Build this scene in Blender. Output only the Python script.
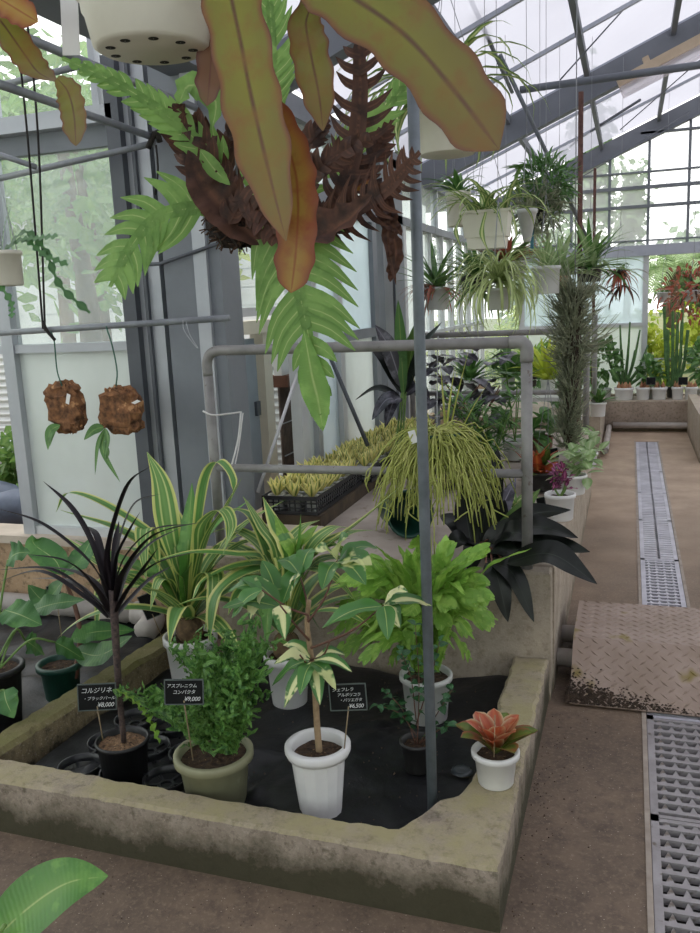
import bpy, math, random
import numpy as np
from mathutils import Vector, Matrix

sc = bpy.context.scene
for o in list(bpy.data.objects):
    bpy.data.objects.remove(o)
COL = sc.collection
random.seed(7)
NR = np.random.RandomState(11)
PI = math.pi

# ------------------------------------------------------------------ camera
FPX, CAMH = 840.0, 1.5
_a = np.array([280., -176., FPX]); _a /= np.linalg.norm(_a)
_h = np.array([1., -.045, 0.])
_u = np.cross(_a, _h); _u /= np.linalg.norm(_u)
if _u[1] > 0: _u = -_u
_x = np.cross(_a, _u); _x /= np.linalg.norm(_x)
if _x[0] < 0: _x = -_x
RM = np.array([_x, _a, _u])
EYE = np.array([0, 0, CAMH])
cd = bpy.data.cameras.new('camera'); cam = bpy.data.objects.new('camera', cd); COL.objects.link(cam)
cd.sensor_fit = 'VERTICAL'; cd.sensor_height = 24; cd.lens = FPX / 933 * 24
cd.clip_start = .02; cd.clip_end = 300
mw = Matrix.Identity(4)
for i in range(3):
    mw[i][0] = RM[i, 0]; mw[i][1] = -RM[i, 1]; mw[i][2] = -RM[i, 2]
mw[2][3] = CAMH
cam.matrix_world = mw
sc.camera = cam

# ------------------------------------------------------------------ sky and exposure
w = bpy.data.worlds.new('overcast_sky'); sc.world = w; w.use_nodes = True
wn = w.node_tree
bgn = wn.nodes['Background']
tc = wn.nodes.new('ShaderNodeTexCoord'); sep = wn.nodes.new('ShaderNodeSeparateXYZ')
rmp = wn.nodes.new('ShaderNodeValToRGB')
wn.links.new(tc.outputs['Generated'], sep.inputs[0]); wn.links.new(sep.outputs['Z'], rmp.inputs[0])
rmp.color_ramp.elements[0].position = 0.0; rmp.color_ramp.elements[0].color = (1.0, .985, .955, 1)
rmp.color_ramp.elements[1].position = .7; rmp.color_ramp.elements[1].color = (.97, .97, .97, 1)
wn.links.new(rmp.outputs[0], bgn.inputs[0]); bgn.inputs[1].default_value = 1.85
sc.view_settings.view_transform = 'Standard'; sc.view_settings.look = 'None'
sc.view_settings.gamma = 1; sc.view_settings.use_curve_mapping = False
sc.view_settings.exposure = 0.45
try:
    sc.cycles.use_denoising = True
    sc.cycles.max_bounces = 10; sc.cycles.diffuse_bounces = 5; sc.cycles.transparent_max_bounces = 24
    sc.cycles.transmission_bounces = 6
except Exception: pass

# ------------------------------------------------------------------ geometry helpers
def _ray(px, py): return RM @ np.array([px - 350., py - 466.5, FPX])
def PY(px, py, y):                       # point at depth y (metres along the aisle)
    d = _ray(px, py); return EYE + d * (y / d[1])
def PZ(px, py, z):                       # point at height z
    d = _ray(px, py); return EYE + d * ((z - CAMH) / d[2])
def V(*a): return np.array(a, float)
def nrm(v):
    v = np.asarray(v, float); n = np.linalg.norm(v); return v / n if n > 1e-9 else V(0, 0, 1)
def lerp(a, b, t): return a + (b - a) * t
def curve(pts, n):                       # Catmull-Rom through pts
    P = [np.asarray(p, float) for p in pts]
    if len(P) == 2: return np.array([lerp(P[0], P[1], t) for t in np.linspace(0, 1, n)])
    P = [2 * P[0] - P[1]] + P + [2 * P[-1] - P[-2]]
    m = len(P) - 3; out = []
    for t in np.linspace(0, m - 1e-6, n):
        i = int(t); u = t - i; a, b, c, d = P[i:i + 4]
        out.append(.5 * ((2 * b) + (c - a) * u + (2 * a - 5 * b + 4 * c - d) * u * u + (3 * b - a - 3 * c + d) * u ** 3))
    return np.array(out)
def arc(base, az, el, L, droop, n=10, p=1.2):   # a blade that leaves at elevation el and droops
    pts = [np.asarray(base, float)]; ds = L / (n - 1)
    for i in range(n - 1):
        e = el - droop * ((i + .5) / (n - 1)) ** p
        pts.append(pts[-1] + ds * V(math.cos(az) * math.cos(e), math.sin(az) * math.cos(e), math.sin(e)))
    return np.array(pts)

class MB:
    def __init__(s): s.v = []; s.f = []; s.uv = []; s.n = 0
    def add(s, v, f, uv=None):
        v = np.asarray(v, float).reshape(-1, 3)
        s.v.append(v); s.f += [tuple(int(i) + s.n for i in q) for q in f]
        s.uv.append(np.zeros((len(v), 2)) if uv is None else np.asarray(uv, float).reshape(-1, 2))
        s.n += len(v)
    def box(s, x0, y0, z0, x1, y1, z1):
        v = [(x, y, z) for z in (z0, z1) for y in (y0, y1) for x in (x0, x1)]
        s.add(v, [(0, 2, 3, 1), (4, 5, 7, 6), (0, 1, 5, 4), (2, 6, 7, 3), (0, 4, 6, 2), (1, 3, 7, 5)])
        return s
    def obox(s, c, ax, ay, az):          # oriented box, half axes
        c, ax, ay, az = (np.asarray(q, float) for q in (c, ax, ay, az))
        v = [c + i * ax + j * ay + k * az for k in (-1, 1) for j in (-1, 1) for i in (-1, 1)]
        s.add(v, [(0, 2, 3, 1), (4, 5, 7, 6), (0, 1, 5, 4), (2, 6, 7, 3), (0, 4, 6, 2), (1, 3, 7, 5)])
        return s
    def tube(s, pts, r, n=8, cap=True):
        pts = np.asarray(pts, float); N = len(pts)
        r = np.full(N, r) if np.isscalar(r) else np.asarray(r, float)
        T = np.gradient(pts, axis=0)
        a = V(0, 0, 1) if abs(nrm(T[0])[2]) < .9 else V(1, 0, 0)
        x = nrm(np.cross(T[0], a)); vs = []; uv = []
        for i in range(N):
            t = nrm(T[i]); x = nrm(x - t * np.dot(x, t)); y = np.cross(t, x)
            for k in range(n):
                th = 2 * PI * k / n
                vs.append(pts[i] + r[i] * (math.cos(th) * x + math.sin(th) * y)); uv.append((k / n, i / max(1, N - 1)))
        fs = [(i * n + k, i * n + (k + 1) % n, (i + 1) * n + (k + 1) % n, (i + 1) * n + k) for i in range(N - 1) for k in range(n)]
        if cap: fs += [tuple(range(n - 1, -1, -1)), tuple(range((N - 1) * n, N * n))]
        s.add(vs, fs, uv); return s
    def lathe(s, prof, c, n=28, axis=None):   # prof: (r,z) list, around vertical axis at c
        c = np.asarray(c, float); vs = []; 
        for r, z in prof:
            for k in range(n):
                th = 2 * PI * k / n; vs.append((r * math.cos(th), r * math.sin(th), z))
        vs = np.array(vs)
        if axis is not None:
            t = nrm(axis); a = V(0, 0, 1) if abs(t[2]) < .9 else V(1, 0, 0)
            x = nrm(np.cross(a, t)); y = np.cross(t, x)
            vs = vs[:, :1] * x + vs[:, 1:2] * y + vs[:, 2:3] * t
        m = len(prof)
        fs = [(i * n + k, i * n + (k + 1) % n, (i + 1) * n + (k + 1) % n, (i + 1) * n + k) for i in range(m - 1) for k in range(n)]
        s.add(vs + c, fs); return s
    def ribbon(s, pts, hw, up=(0, 0, 1), fold=.15, nx=2, ruf=0., rf=6., twist=0., ph=0.):
        pts = np.asarray(pts, float); N = len(pts); hw = np.asarray(hw, float)
        T = np.gradient(pts, axis=0); up = np.asarray(up, float); side = None; vs = []; uv = []
        for i in range(N):
            t = nrm(T[i]); c = np.cross(t, up)
            if np.linalg.norm(c) < .15 and side is not None: c = side
            elif np.linalg.norm(c) < 1e-3: c = V(1, 0, 0)
            c = nrm(c)
            if side is not None:
                if np.dot(c, side) < 0: c = -c
                c = nrm(c * .6 + side * .4)
            side = c; q = np.cross(side, t)
            if twist:
                a = twist * i / (N - 1); c = math.cos(a) * side + math.sin(a) * q; q = np.cross(c, t)
            for j in range(nx + 1):
                k = -1 + 2 * j / nx
                off = fold * hw[i] * abs(k) + (ruf * hw[i] * abs(k) * math.sin(rf * 2 * PI * i / (N - 1) + ph + (1.3 if k > 0 else 0)) if ruf else 0)
                vs.append(pts[i] + c * hw[i] * k + q * off); uv.append((j / nx, i / (N - 1)))
        m = nx + 1
        s.add(vs, [(i * m + j, i * m + j + 1, (i + 1) * m + j + 1, (i + 1) * m + j) for i in range(N - 1) for j in range(nx)], uv)
        return s
    def mesh(s, name, m, off=None, smooth=True):
        v = np.concatenate(s.v)
        if off is not None: v = v - np.asarray(off)
        me = bpy.data.meshes.new(name)
        me.from_pydata(v.tolist(), [], s.f)
        uvl = me.uv_layers.new(name='UVMap'); uv = np.concatenate(s.uv)
        li = np.empty(len(me.loops), dtype=np.int32); me.loops.foreach_get('vertex_index', li)
        uvl.data.foreach_set('uv', uv[li].ravel())
        if smooth: me.polygons.foreach_set('use_smooth', [True] * len(me.polygons))
        me.materials.append(m); me.update()
        return me

def strapw(n, W, tip=.35, base=.55):
    t = np.linspace(0, 1, n); return W * np.minimum(1, base + t * 3) * np.clip(1 - np.clip((t - (1 - tip)) / tip, 0, 1) ** 1.7, .03, 1)
def ellw(n, W, p=.8, q=.8):
    t = np.linspace(0, 1, n); return W * np.maximum(np.sin(PI * t ** p) ** q, .02)

def props(o, label, cat, group=None, kind=None):
    if label: o['label'] = label
    if cat: o['category'] = cat
    if group: o['group'] = group
    if kind: o['kind'] = kind
    return o
class Thing:
    def __init__(s, name, label, cat, loc, group=None, kind=None):
        s.o = bpy.data.objects.new(name, None); COL.objects.link(s.o); s.o.empty_display_size = .05
        s.loc = np.asarray(loc, float); s.o.location = s.loc.tolist(); props(s.o, label, cat, group, kind)
    def part(s, name, mb, m, smooth=True, under=None, kind=None, label=None):
        me = mb.mesh(name, m, s.loc, smooth)
        o = bpy.data.objects.new(name, me); COL.objects.link(o); o.parent = under or s.o
        if kind: o['kind'] = kind
        if label: o['label'] = label
        return o
    def share(s, name, me, at, under=None, rot=None, scale=None):
        o = bpy.data.objects.new(name, me); COL.objects.link(o); o.parent = under or s.o
        o.location = (np.asarray(at, float) - s.loc).tolist()
        if rot is not None: o.rotation_euler = rot
        if scale is not None: o.scale = (scale,) * 3 if np.isscalar(scale) else scale
        return o
    def copy(s, loc, rz=0, label=None, scale=1):
        r = s.o.copy(); COL.objects.link(r); r.location = np.asarray(loc, float).tolist(); r.rotation_euler = (0, 0, rz)
        r.scale = (scale,) * 3
        if label: r['label'] = label
        for ch in list(s.o.children):
            c = ch.copy(); COL.objects.link(c); c.parent = r
            for g in ch.children:
                d = g.copy(); COL.objects.link(d); d.parent = c
        return r
def single(name, mb, m, label, cat, group=None, kind=None, smooth=True, loc=(0, 0, 0)):
    o = bpy.data.objects.new(name, mb.mesh(name, m, loc, smooth)); COL.objects.link(o)
    o.location = loc
    return props(o, label, cat, group, kind)

# ------------------------------------------------------------------ materials
def C(h):
    r = [int(h[i:i + 2], 16) / 255 for i in (0, 2, 4)]
    return tuple([(c / 12.92 if c <= .04045 else ((c + .055) / 1.055) ** 2.4) for c in r] + [1.0])
def newmat(name):
    m = bpy.data.materials.new(name); m.use_nodes = True
    nt = m.node_tree; b = nt.nodes['Principled BSDF']; return m, nt, b
def noise(nt, scale, detail=4, rough=.6, coord='Object', vec=None):
    n = nt.nodes.new('ShaderNodeTexNoise'); n.inputs['Scale'].default_value = scale
    n.inputs['Detail'].default_value = detail; n.inputs['Roughness'].default_value = rough
    if vec is None:
        t = nt.nodes.new('ShaderNodeTexCoord'); vec = t.outputs[coord]
    nt.links.new(vec, n.inputs['Vector']); return n
def ramp(nt, src, stops, interp='LINEAR'):
    r = nt.nodes.new('ShaderNodeValToRGB'); nt.links.new(src, r.inputs[0]); cr = r.color_ramp; cr.interpolation = interp
    while len(cr.elements) < len(stops): cr.elements.new(.5)
    for e, (p, c) in zip(cr.elements, stops): e.position = p; e.color = c
    return r.outputs[0]
def mixc(nt, fac, a, b, mode='MIX'):
    m = nt.nodes.new('ShaderNodeMix'); m.data_type = 'RGBA'; m.blend_type = mode
    for i, q in ((0, fac), (6, a), (7, b)):
        if hasattr(q, 'links') or hasattr(q, 'is_linked'): nt.links.new(q, m.inputs[i])
        else: m.inputs[i].default_value = q
    return m.outputs[2]
def bump(nt, b, src, strength, dist=.01):
    n = nt.nodes.new('ShaderNodeBump'); n.inputs['Strength'].default_value = strength; n.inputs['Distance'].default_value = dist
    nt.links.new(src, n.inputs['Height']); nt.links.new(n.outputs[0], b.inputs['Normal'])
def mat(name, c1, c2=None, scale=10, rough=.6, metal=0, bmp=0, lo=.35, hi=.65, detail=5, spec=.5, c3=None, s3=40, t3=.62):
    m, nt, b = newmat(name); c1 = C(c1)
    b.inputs['Roughness'].default_value = rough; b.inputs['Metallic'].default_value = metal
    b.inputs['Specular IOR Level'].default_value = spec
    if c2 is None: b.inputs['Base Color'].default_value = c1; return m
    n = noise(nt, scale, detail); col = ramp(nt, n.outputs['Fac'], [(lo, c1), (hi, C(c2))])
    if c3:
        n3 = noise(nt, s3, 3); f3 = ramp(nt, n3.outputs['Fac'], [(t3, (0, 0, 0, 1)), (t3 + .05, (1, 1, 1, 1))]); col = mixc(nt, f3, col, C(c3))
    nt.links.new(col, b.inputs['Base Color'])
    if bmp: bump(nt, b, n.outputs['Fac'], bmp)
    return m
def leafmat(name, stops, mott=None, ms=30, mlo=.5, mhi=.6, rough=.42, trans=.25, along=None, spec=.5, veins=0):
    """stops: colour ramp from midrib (0) to margin (1); along: ramp (stop, colour, weight) base to tip"""
    m, nt, b = newmat(name)
    uv = nt.nodes.new('ShaderNodeUVMap'); sp = nt.nodes.new('ShaderNodeSeparateXYZ'); nt.links.new(uv.outputs[0], sp.inputs[0])
    s1 = nt.nodes.new('ShaderNodeMath'); s1.operation = 'SUBTRACT'; nt.links.new(sp.outputs[0], s1.inputs[0]); s1.inputs[1].default_value = .5
    s2 = nt.nodes.new('ShaderNodeMath'); s2.operation = 'ABSOLUTE'; nt.links.new(s1.outputs[0], s2.inputs[0])
    s3 = nt.nodes.new('ShaderNodeMath'); s3.operation = 'MULTIPLY'; nt.links.new(s2.outputs[0], s3.inputs[0]); s3.inputs[1].default_value = 2
    col = ramp(nt, s3.outputs[0], [(p, C(c)) for p, c in stops])
    if along:
        fa = ramp(nt, sp.outputs[1], [(p, (k, k, k, 1)) for p, k in along[1]]); col = mixc(nt, fa, col, C(along[0]))
    nz = noise(nt, ms, 4)
    if mott:
        f = ramp(nt, nz.outputs['Fac'], [(mlo, (0, 0, 0, 1)), (mhi, (1, 1, 1, 1))]); col = mixc(nt, f, col, C(mott))
    # small tone change from leaf to leaf
    oi = nt.nodes.new('ShaderNodeObjectInfo'); hv = nt.nodes.new('ShaderNodeHueSaturation')
    mr = nt.nodes.new('ShaderNodeMapRange'); nt.links.new(oi.outputs['Random'], mr.inputs[0]); mr.inputs[3].default_value = .82; mr.inputs[4].default_value = 1.15
    nt.links.new(mr.outputs[0], hv.inputs['Value']); nt.links.new(col, hv.inputs['Color']); col = hv.outputs[0]
    nt.links.new(col, b.inputs['Base Color']); b.inputs['Roughness'].default_value = rough; b.inputs['Specular IOR Level'].default_value = spec
    if veins:
        wv = nt.nodes.new('ShaderNodeTexWave'); wv.inputs['Scale'].default_value = veins; wv.bands_direction = 'Y'; wv.inputs['Distortion'].default_value = 1
        nt.links.new(uv.outputs[0], wv.inputs['Vector']); bump(nt, b, wv.outputs['Fac'], .14, .003)
    if trans:
        tr = nt.nodes.new('ShaderNodeBsdfTranslucent'); nt.links.new(col, tr.inputs[0]); mx = nt.nodes.new('ShaderNodeMixShader'); mx.inputs[0].default_value = trans
        out = nt.nodes['Material Output']; nt.links.new(b.outputs[0], mx.inputs[1]); nt.links.new(tr.outputs[0], mx.inputs[2]); nt.links.new(mx.outputs[0], out.inputs[0])
    return m
def glassmat(name, clear, tint=(1, 1, 1, 1), milk=(.9, .93, .95, 1), dirt=.25, ds=2.5):
    """a pane: clear part lets light straight through, the milky part scatters it"""
    m, nt, b = newmat(name); nt.nodes.remove(b); out = nt.nodes['Material Output']
    tp = nt.nodes.new('ShaderNodeBsdfTransparent'); tp.inputs[0].default_value = tint
    tl = nt.nodes.new('ShaderNodeBsdfTranslucent'); tl.inputs[0].default_value = milk
    df = nt.nodes.new('ShaderNodeBsdfDiffuse'); df.inputs[0].default_value = milk
    gl = nt.nodes.new('ShaderNodeBsdfGlossy'); gl.inputs['Roughness'].default_value = .12
    m1 = nt.nodes.new('ShaderNodeMixShader'); m1.inputs[0].default_value = .25; nt.links.new(tl.outputs[0], m1.inputs[1]); nt.links.new(df.outputs[0], m1.inputs[2])
    m2 = nt.nodes.new('ShaderNodeMixShader'); nt.links.new(tp.outputs[0], m2.inputs[1]); nt.links.new(m1.outputs[0], m2.inputs[2])
    n = noise(nt, ds, 4); mr = nt.nodes.new('ShaderNodeMapRange'); nt.links.new(n.outputs['Fac'], mr.inputs[0])
    mr.inputs[1].default_value = .3; mr.inputs[2].default_value = .7; mr.inputs[3].default_value = max(0, 1 - clear - dirt / 2); mr.inputs[4].default_value = min(1, 1 - clear + dirt / 2)
    nt.links.new(mr.outputs[0], m2.inputs[0])
    m3 = nt.nodes.new('ShaderNodeMixShader'); m3.inputs[0].default_value = .04; nt.links.new(m2.outputs[0], m3.inputs[1]); nt.links.new(gl.outputs[0], m3.inputs[2])
    nt.links.new(m3.outputs[0], out.inputs[0]); return m
# ------------------------------------------------------------------ setting materials
def mosscrete(name, c1, c2, moss, algae, zb, topamt=.55, scale=9, white='b9aa9c'):
    m, nt, b = newmat(name); b.inputs['Roughness'].default_value = .9
    n = noise(nt, scale, 8, .65); col = ramp(nt, n.outputs['Fac'], [(.3, C(c1)), (.7, C(c2))])
    nf = noise(nt, 130, 4); col = mixc(nt, ramp(nt, nf.outputs['Fac'], [(.56, (0, 0, 0, 1)), (.68, (.55, .55, .55, 1))]), col, C(white))
    ng = noise(nt, 38, 5, .7); col = mixc(nt, ramp(nt, ng.outputs['Fac'], [(.5, (0, 0, 0, 1)), (.66, (.6, .6, .6, 1))]), col, C(algae))
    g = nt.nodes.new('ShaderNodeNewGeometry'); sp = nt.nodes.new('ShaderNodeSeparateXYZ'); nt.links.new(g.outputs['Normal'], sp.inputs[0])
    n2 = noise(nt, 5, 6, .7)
    def mth(op, a, bb):
        q = nt.nodes.new('ShaderNodeMath'); q.operation = op; q.use_clamp = False
        for i, k in enumerate((a, bb)):
            if isinstance(k, (int, float)): q.inputs[i].default_value = k
            else: nt.links.new(k, q.inputs[i])
        return q.outputs[0]
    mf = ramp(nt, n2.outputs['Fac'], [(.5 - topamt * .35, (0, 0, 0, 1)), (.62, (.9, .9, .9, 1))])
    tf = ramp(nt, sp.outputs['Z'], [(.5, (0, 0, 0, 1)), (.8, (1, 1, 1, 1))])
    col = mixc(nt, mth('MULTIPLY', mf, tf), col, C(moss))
    t = nt.nodes.new('ShaderNodeTexCoord'); s2 = nt.nodes.new('ShaderNodeSeparateXYZ'); nt.links.new(t.outputs['Object'], s2.inputs[0])
    zz = mth('ADD', s2.outputs['Z'], mth('MULTIPLY', mth('SUBTRACT', n2.outputs['Fac'], .5), .28))
    af = ramp(nt, mth('DIVIDE', mth('ADD', zz, mth('MULTIPLY', mth('SUBTRACT', ng.outputs['Fac'], .5), .12)), zb * 2), [(.3, (.95, .95, .95, 1)), (.72, (0, 0, 0, 1))])
    col = mixc(nt, af, col, C(algae)); nt.links.new(col, b.inputs['Base Color'])
    mm = mth('ADD', n.outputs['Fac'], mth('MULTIPLY', nf.outputs['Fac'], .35)); bump(nt, b, mm, .5, .012); return m
m_kerb = mosscrete('kerb_concrete', '887b6e', 'a6998b', 'a0976f', '3a3723', .10, .5)
m_plant = mosscrete('planter_concrete', '93877a', 'b8aa99', 'aca192', '7d7160', .05, .2, 6)
m_mid = mosscrete('mossy_kerb', '6c6048', '8d7f60', '6b6a3a', '2d2a1c', .05, .9)
m_wallbrown = mosscrete('base_wall_concrete', '9a7f63', 'b59a7b', 'c0b29c', '4b412f', .05, .2, 4)
def floormat():
    m, nt, b = newmat('aisle_concrete'); b.inputs['Roughness'].default_value = .72
    n = noise(nt, 1.6, 8, .65); col = ramp(nt, n.outputs['Fac'], [(.3, C('5d4f42')), (.52, C('6f5e4f')), (.72, C('84705d'))])
    n2 = noise(nt, 14, 6, .7); col = mixc(nt, ramp(nt, n2.outputs['Fac'], [(.45, (0, 0, 0, 1)), (.7, (.75, .75, .75, 1))]), col, C('4a3e35'))
    n5 = noise(nt, 70, 5, .75); col = mixc(nt, ramp(nt, n5.outputs['Fac'], [(.52, (0, 0, 0, 1)), (.68, (.6, .6, .6, 1))]), col, C('94826f'))
    # far aisle's brighter light painted as a paler tone; damp earth before the ramp
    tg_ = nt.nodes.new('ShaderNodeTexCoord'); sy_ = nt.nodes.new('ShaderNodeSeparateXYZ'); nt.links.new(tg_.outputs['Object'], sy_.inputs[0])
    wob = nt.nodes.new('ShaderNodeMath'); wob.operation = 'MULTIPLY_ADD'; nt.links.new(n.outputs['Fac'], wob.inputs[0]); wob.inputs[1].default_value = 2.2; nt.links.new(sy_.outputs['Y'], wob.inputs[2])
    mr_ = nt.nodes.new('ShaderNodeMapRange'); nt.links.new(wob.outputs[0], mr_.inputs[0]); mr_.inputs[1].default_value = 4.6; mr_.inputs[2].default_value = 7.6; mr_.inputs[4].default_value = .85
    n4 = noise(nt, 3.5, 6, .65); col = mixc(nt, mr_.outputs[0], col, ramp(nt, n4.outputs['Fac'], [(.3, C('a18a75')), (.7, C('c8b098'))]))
    v = nt.nodes.new('ShaderNodeTexVoronoi'); v.inputs['Scale'].default_value = 110; t = nt.nodes.new('ShaderNodeTexCoord'); nt.links.new(t.outputs['Object'], v.inputs['Vector'])
    f = ramp(nt, v.outputs['Distance'], [(.12, (1, 1, 1, 1)), (.2, (0, 0, 0, 1))])
    v2 = ramp(nt, v.outputs['Color'], [(.72, (0, 0, 0, 1)), (.8, (.8, .8, .8, 1))])
    col = mixc(nt, mixc(nt, 1.0, f, v2, 'MULTIPLY'), col, C('c2b5a2'))
    nt.links.new(col, b.inputs['Base Color']); bump(nt, b, n5.outputs['Fac'], .35, .008); return m
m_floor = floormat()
m_steel = mat('grey_painted_steel', '70757c', '7c8188', 3, .55, 0)
m_steel_d = mat('dark_grey_steel', '4a4e55', '565a61', 3, .5)
m_steel_l = mat('silver_aluminium', 'a4a8ae', 'b4b7bc', 3, .45, .3)
m_rafter = mat('rafter_paint', '676b74', '747881', 3, .6)
m_wframe = mat('white_aluminium_frame', 'b9bcbe', 'c6c8ca', 4, .5)
m_roof = glassmat('roof_polycarbonate', .12, (.88, .88, .95, 1), (.385, .385, .44, 1), .08, 1.2)
m_bar = mat('glazing_bar', 'a3a7b4', 'adb1bd', 4, .5)
m_clear = glassmat('hazy_glass', .80, (.97, 1, .99, 1), (.86, .92, .93, 1), .14)
m_frost = glassmat('frosted_glass', .30, (.95, 1, .98, 1), (.84, .88, .87, 1), .16, 1.5)
m_gable = glassmat('weathered_gable_glass', .62, (.97, .99, 1, 1), (.93, .95, .97, 1), .12)
m_frostb = glassmat('blue_frosted_glass', .28, (.9, .97, 1, 1), (.78, .86, .90, 1), .2, 1.2)
m_galv = mat('galvanised_steel', '9a9ca0', 'b4b6ba', 18, .5, .45)
m_grate = mat('grate_steel', '8a8585', 'a5a0a2', 9, .55, .15, c3='6f655c', s3=14, t3=.6)
m_gratep = mat('clean_grate_steel', 'b0aeb8', 'cdcbd5', 6, .5, .15)
m_chan = mat('drain_dark', '1c1a18', '2a2723', 10, .9)
m_pvc = mat('grey_pvc', 'a39c96', 'b8b0aa', 7, .55)
m_rail = mat('weathered_pipe', '7c7a79', '8e8c8a', 12, .55, .15, c3='6b625b', s3=26, t3=.66)
m_post = mat('post_pipe', '656d73', '79818a', 14, .5, .2)

# ------------------------------------------------------------------ floor, drain
FL = Thing('floor', None, None, (0, 0, 0), kind='structure')
def slab(x0, x1, y0, y1, z0=-.12, z1=0.):
    mb = MB(); mb.box(x0, y0, z0, x1, y1, z1); return mb
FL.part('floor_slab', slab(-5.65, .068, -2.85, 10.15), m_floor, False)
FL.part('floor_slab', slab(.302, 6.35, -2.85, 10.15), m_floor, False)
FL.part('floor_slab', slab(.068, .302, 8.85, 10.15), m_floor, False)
FL.part('channel_bed', slab(.068, .302, -2.85, 8.85, -.2, -.11), m_chan, False)
m_strip = mat('drain_frame', '8f8378', 'a89c90', 14, .7)
for xa, xb in ((.068, .083), (.287, .302)):
    FL.part('drain_edge', MB().box(xa, -2.85, -.1, xb, 8.85, .004), m_strip, False)
gjoint = [8.83, 8.1, 7.364, 6.55, 5.733, 4.859, 3.96, 2.955, 2.34, 1.72, 1.1, .45]
for gi in range(len(gjoint) - 1):
    y1, y0 = gjoint[gi] - .002, gjoint[gi + 1] + .002
    near = y1 < 5
    nb = int(round((y1 - y0 - .03) / .047)); pitch = (y1 - y0 - .03) / nb
    if near: lab = ['steel drain grate with wide slots, beyond the checker plate ramp', 'steel drain grate lying under the checker plate ramp', 'steel drain grate touching the low edge of the checker plate ramp', 'steel drain grate second from the ramp beside the corner of the bed'][min(3, gi - 5)] if gi < 9 else 'steel drain grate past the bed corner, away from the ramp'
    else: lab = ['pale drain grate touching the foot of the far bench paving', 'pale drain grate second from the far bench', 'pale drain grate third from the far bench', 'pale drain grate fourth from the far bench', 'pale drain grate fifth from the far bench'][gi]
    g = Thing('drain_grate', lab, 'drain grate', (.185, (y0 + y1) / 2, 0), 'drain grates along the aisle')
    fr = MB()
    for xa, xb in ((.0845, .107), (.263, .2855)): fr.box(xa, y0, -.022, xb, y1, .0)
    fr.box(.0845, y0, -.022, .2855, y0 + .015, .0); fr.box(.0845, y1 - .015, -.022, .2855, y1, .0)
    mg = m_grate if y1 < 3.2 else m_gratep
    g.part('grate_frame', fr, mg, False)
    bm = None; far = MB()
    for k in range(nb):
        y = y0 + .015 + pitch * (k + .5)
        if near:
            if bm is None:
                q = MB(); q.box(-.078, -.008, -.02, .078, .008, -.001); tw_ = .156 / 4
                for ti in range(4):      # webs that leave triangular slots
                    xc = -.078 + tw_ * (ti + .5); q.add([(xc - .011, .008, -.003), (xc + .011, .008, -.003), (xc, pitch - .008, -.003), (xc - .011, .008, -.009), (xc + .011, .008, -.009), (xc, pitch - .008, -.009)], [(0, 1, 2), (5, 4, 3), (0, 2, 5, 3), (1, 4, 5, 2)])
                bm = q.mesh('cross_bar', mg, None, False)
            g.share('cross_bar', bm, (.185, y, 0))
        else:
            far.box(.107, y - .016, -.02, .263, y + .016, -.001)
    if not near: far.box(.178, y0, -.02, .192, y1, -.001); g.part('cross_bars', far, m_gratep, False, kind='stuff')

# ------------------------------------------------------------------ kerbs and planters
def extrude_poly(outline, z0, z1, bev=.012, jit=.004, step=.025, closed=True, zj=.0):
    pts = []
    n = len(outline)
    for i in range(n):
        a, b = np.array(outline[i], float), np.array(outline[(i + 1) % n], float)
        k = max(1, int(np.linalg.norm(b - a) / step))
        for j in range(k): pts.append(lerp(a, b, j / k))
    pts = np.array(pts); N = len(pts)
    nx_, pv = np.roll(pts, -1, 0), np.roll(pts, 1, 0); tg = nx_ - pv
    nm = np.stack([tg[:, 1], -tg[:, 0]], 1); nm /= np.linalg.norm(nm, axis=1)[:, None] + 1e-9
    j = NR.randn(N); j = (j + np.roll(j, 1) + np.roll(j, 2)) / 1.7
    mb = MB(); rings = [(0, z0, 0), (0, z0 + (z1 - z0) * .5, .4), (0, z1 - bev, 1.0), (bev, z1, 1.4)]
    vs = []
    for ins, z, jj in rings:
        p = pts - nm * (ins + np.abs(j)[:, None] * jit * jj)
        vs.append(np.column_stack([p, z + (NR.randn(N) * zj if ins else np.zeros(N))]))
    m = len(rings); fs = [(r * N + i, r * N + (i + 1) % N, (r + 1) * N + (i + 1) % N, (r + 1) * N + i) for r in range(m - 1) for i in range(N)]
    fs.append(tuple(range((m - 1) * N, m * N)))
    mb.add(np.concatenate(vs), fs); return mb
KT = .17
kerb = extrude_poly([(-3.6, 1.83), (-.268, 1.77), (-.262, 3.0), (-.392, 3.0), (-.398, 2.62), (-.385, 2.5), (-.4, 2.14), (-.425, 2.06), (-.47, 2.02), (-.50, 1.95), (-.545, 1.875), (-.75, 1.872), (-1.6, 1.905), (-3.6, 1.965)], 0, KT, .009, .003, .02)
single('bed_kerb', kerb, m_kerb, 'low mossy L-shaped concrete kerb around the black sheeted bed', 'kerb', smooth=False)
midk = extrude_poly([(-1.965, 1.925), (-1.85, 1.92), (-1.73, 2.97), (-1.85, 2.97)], .0, KT, .015, .006)
single('bed_kerb', midk, m_mid, 'narrow moss stained kerb running back between two sheeted beds', 'kerb', smooth=False)
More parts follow.
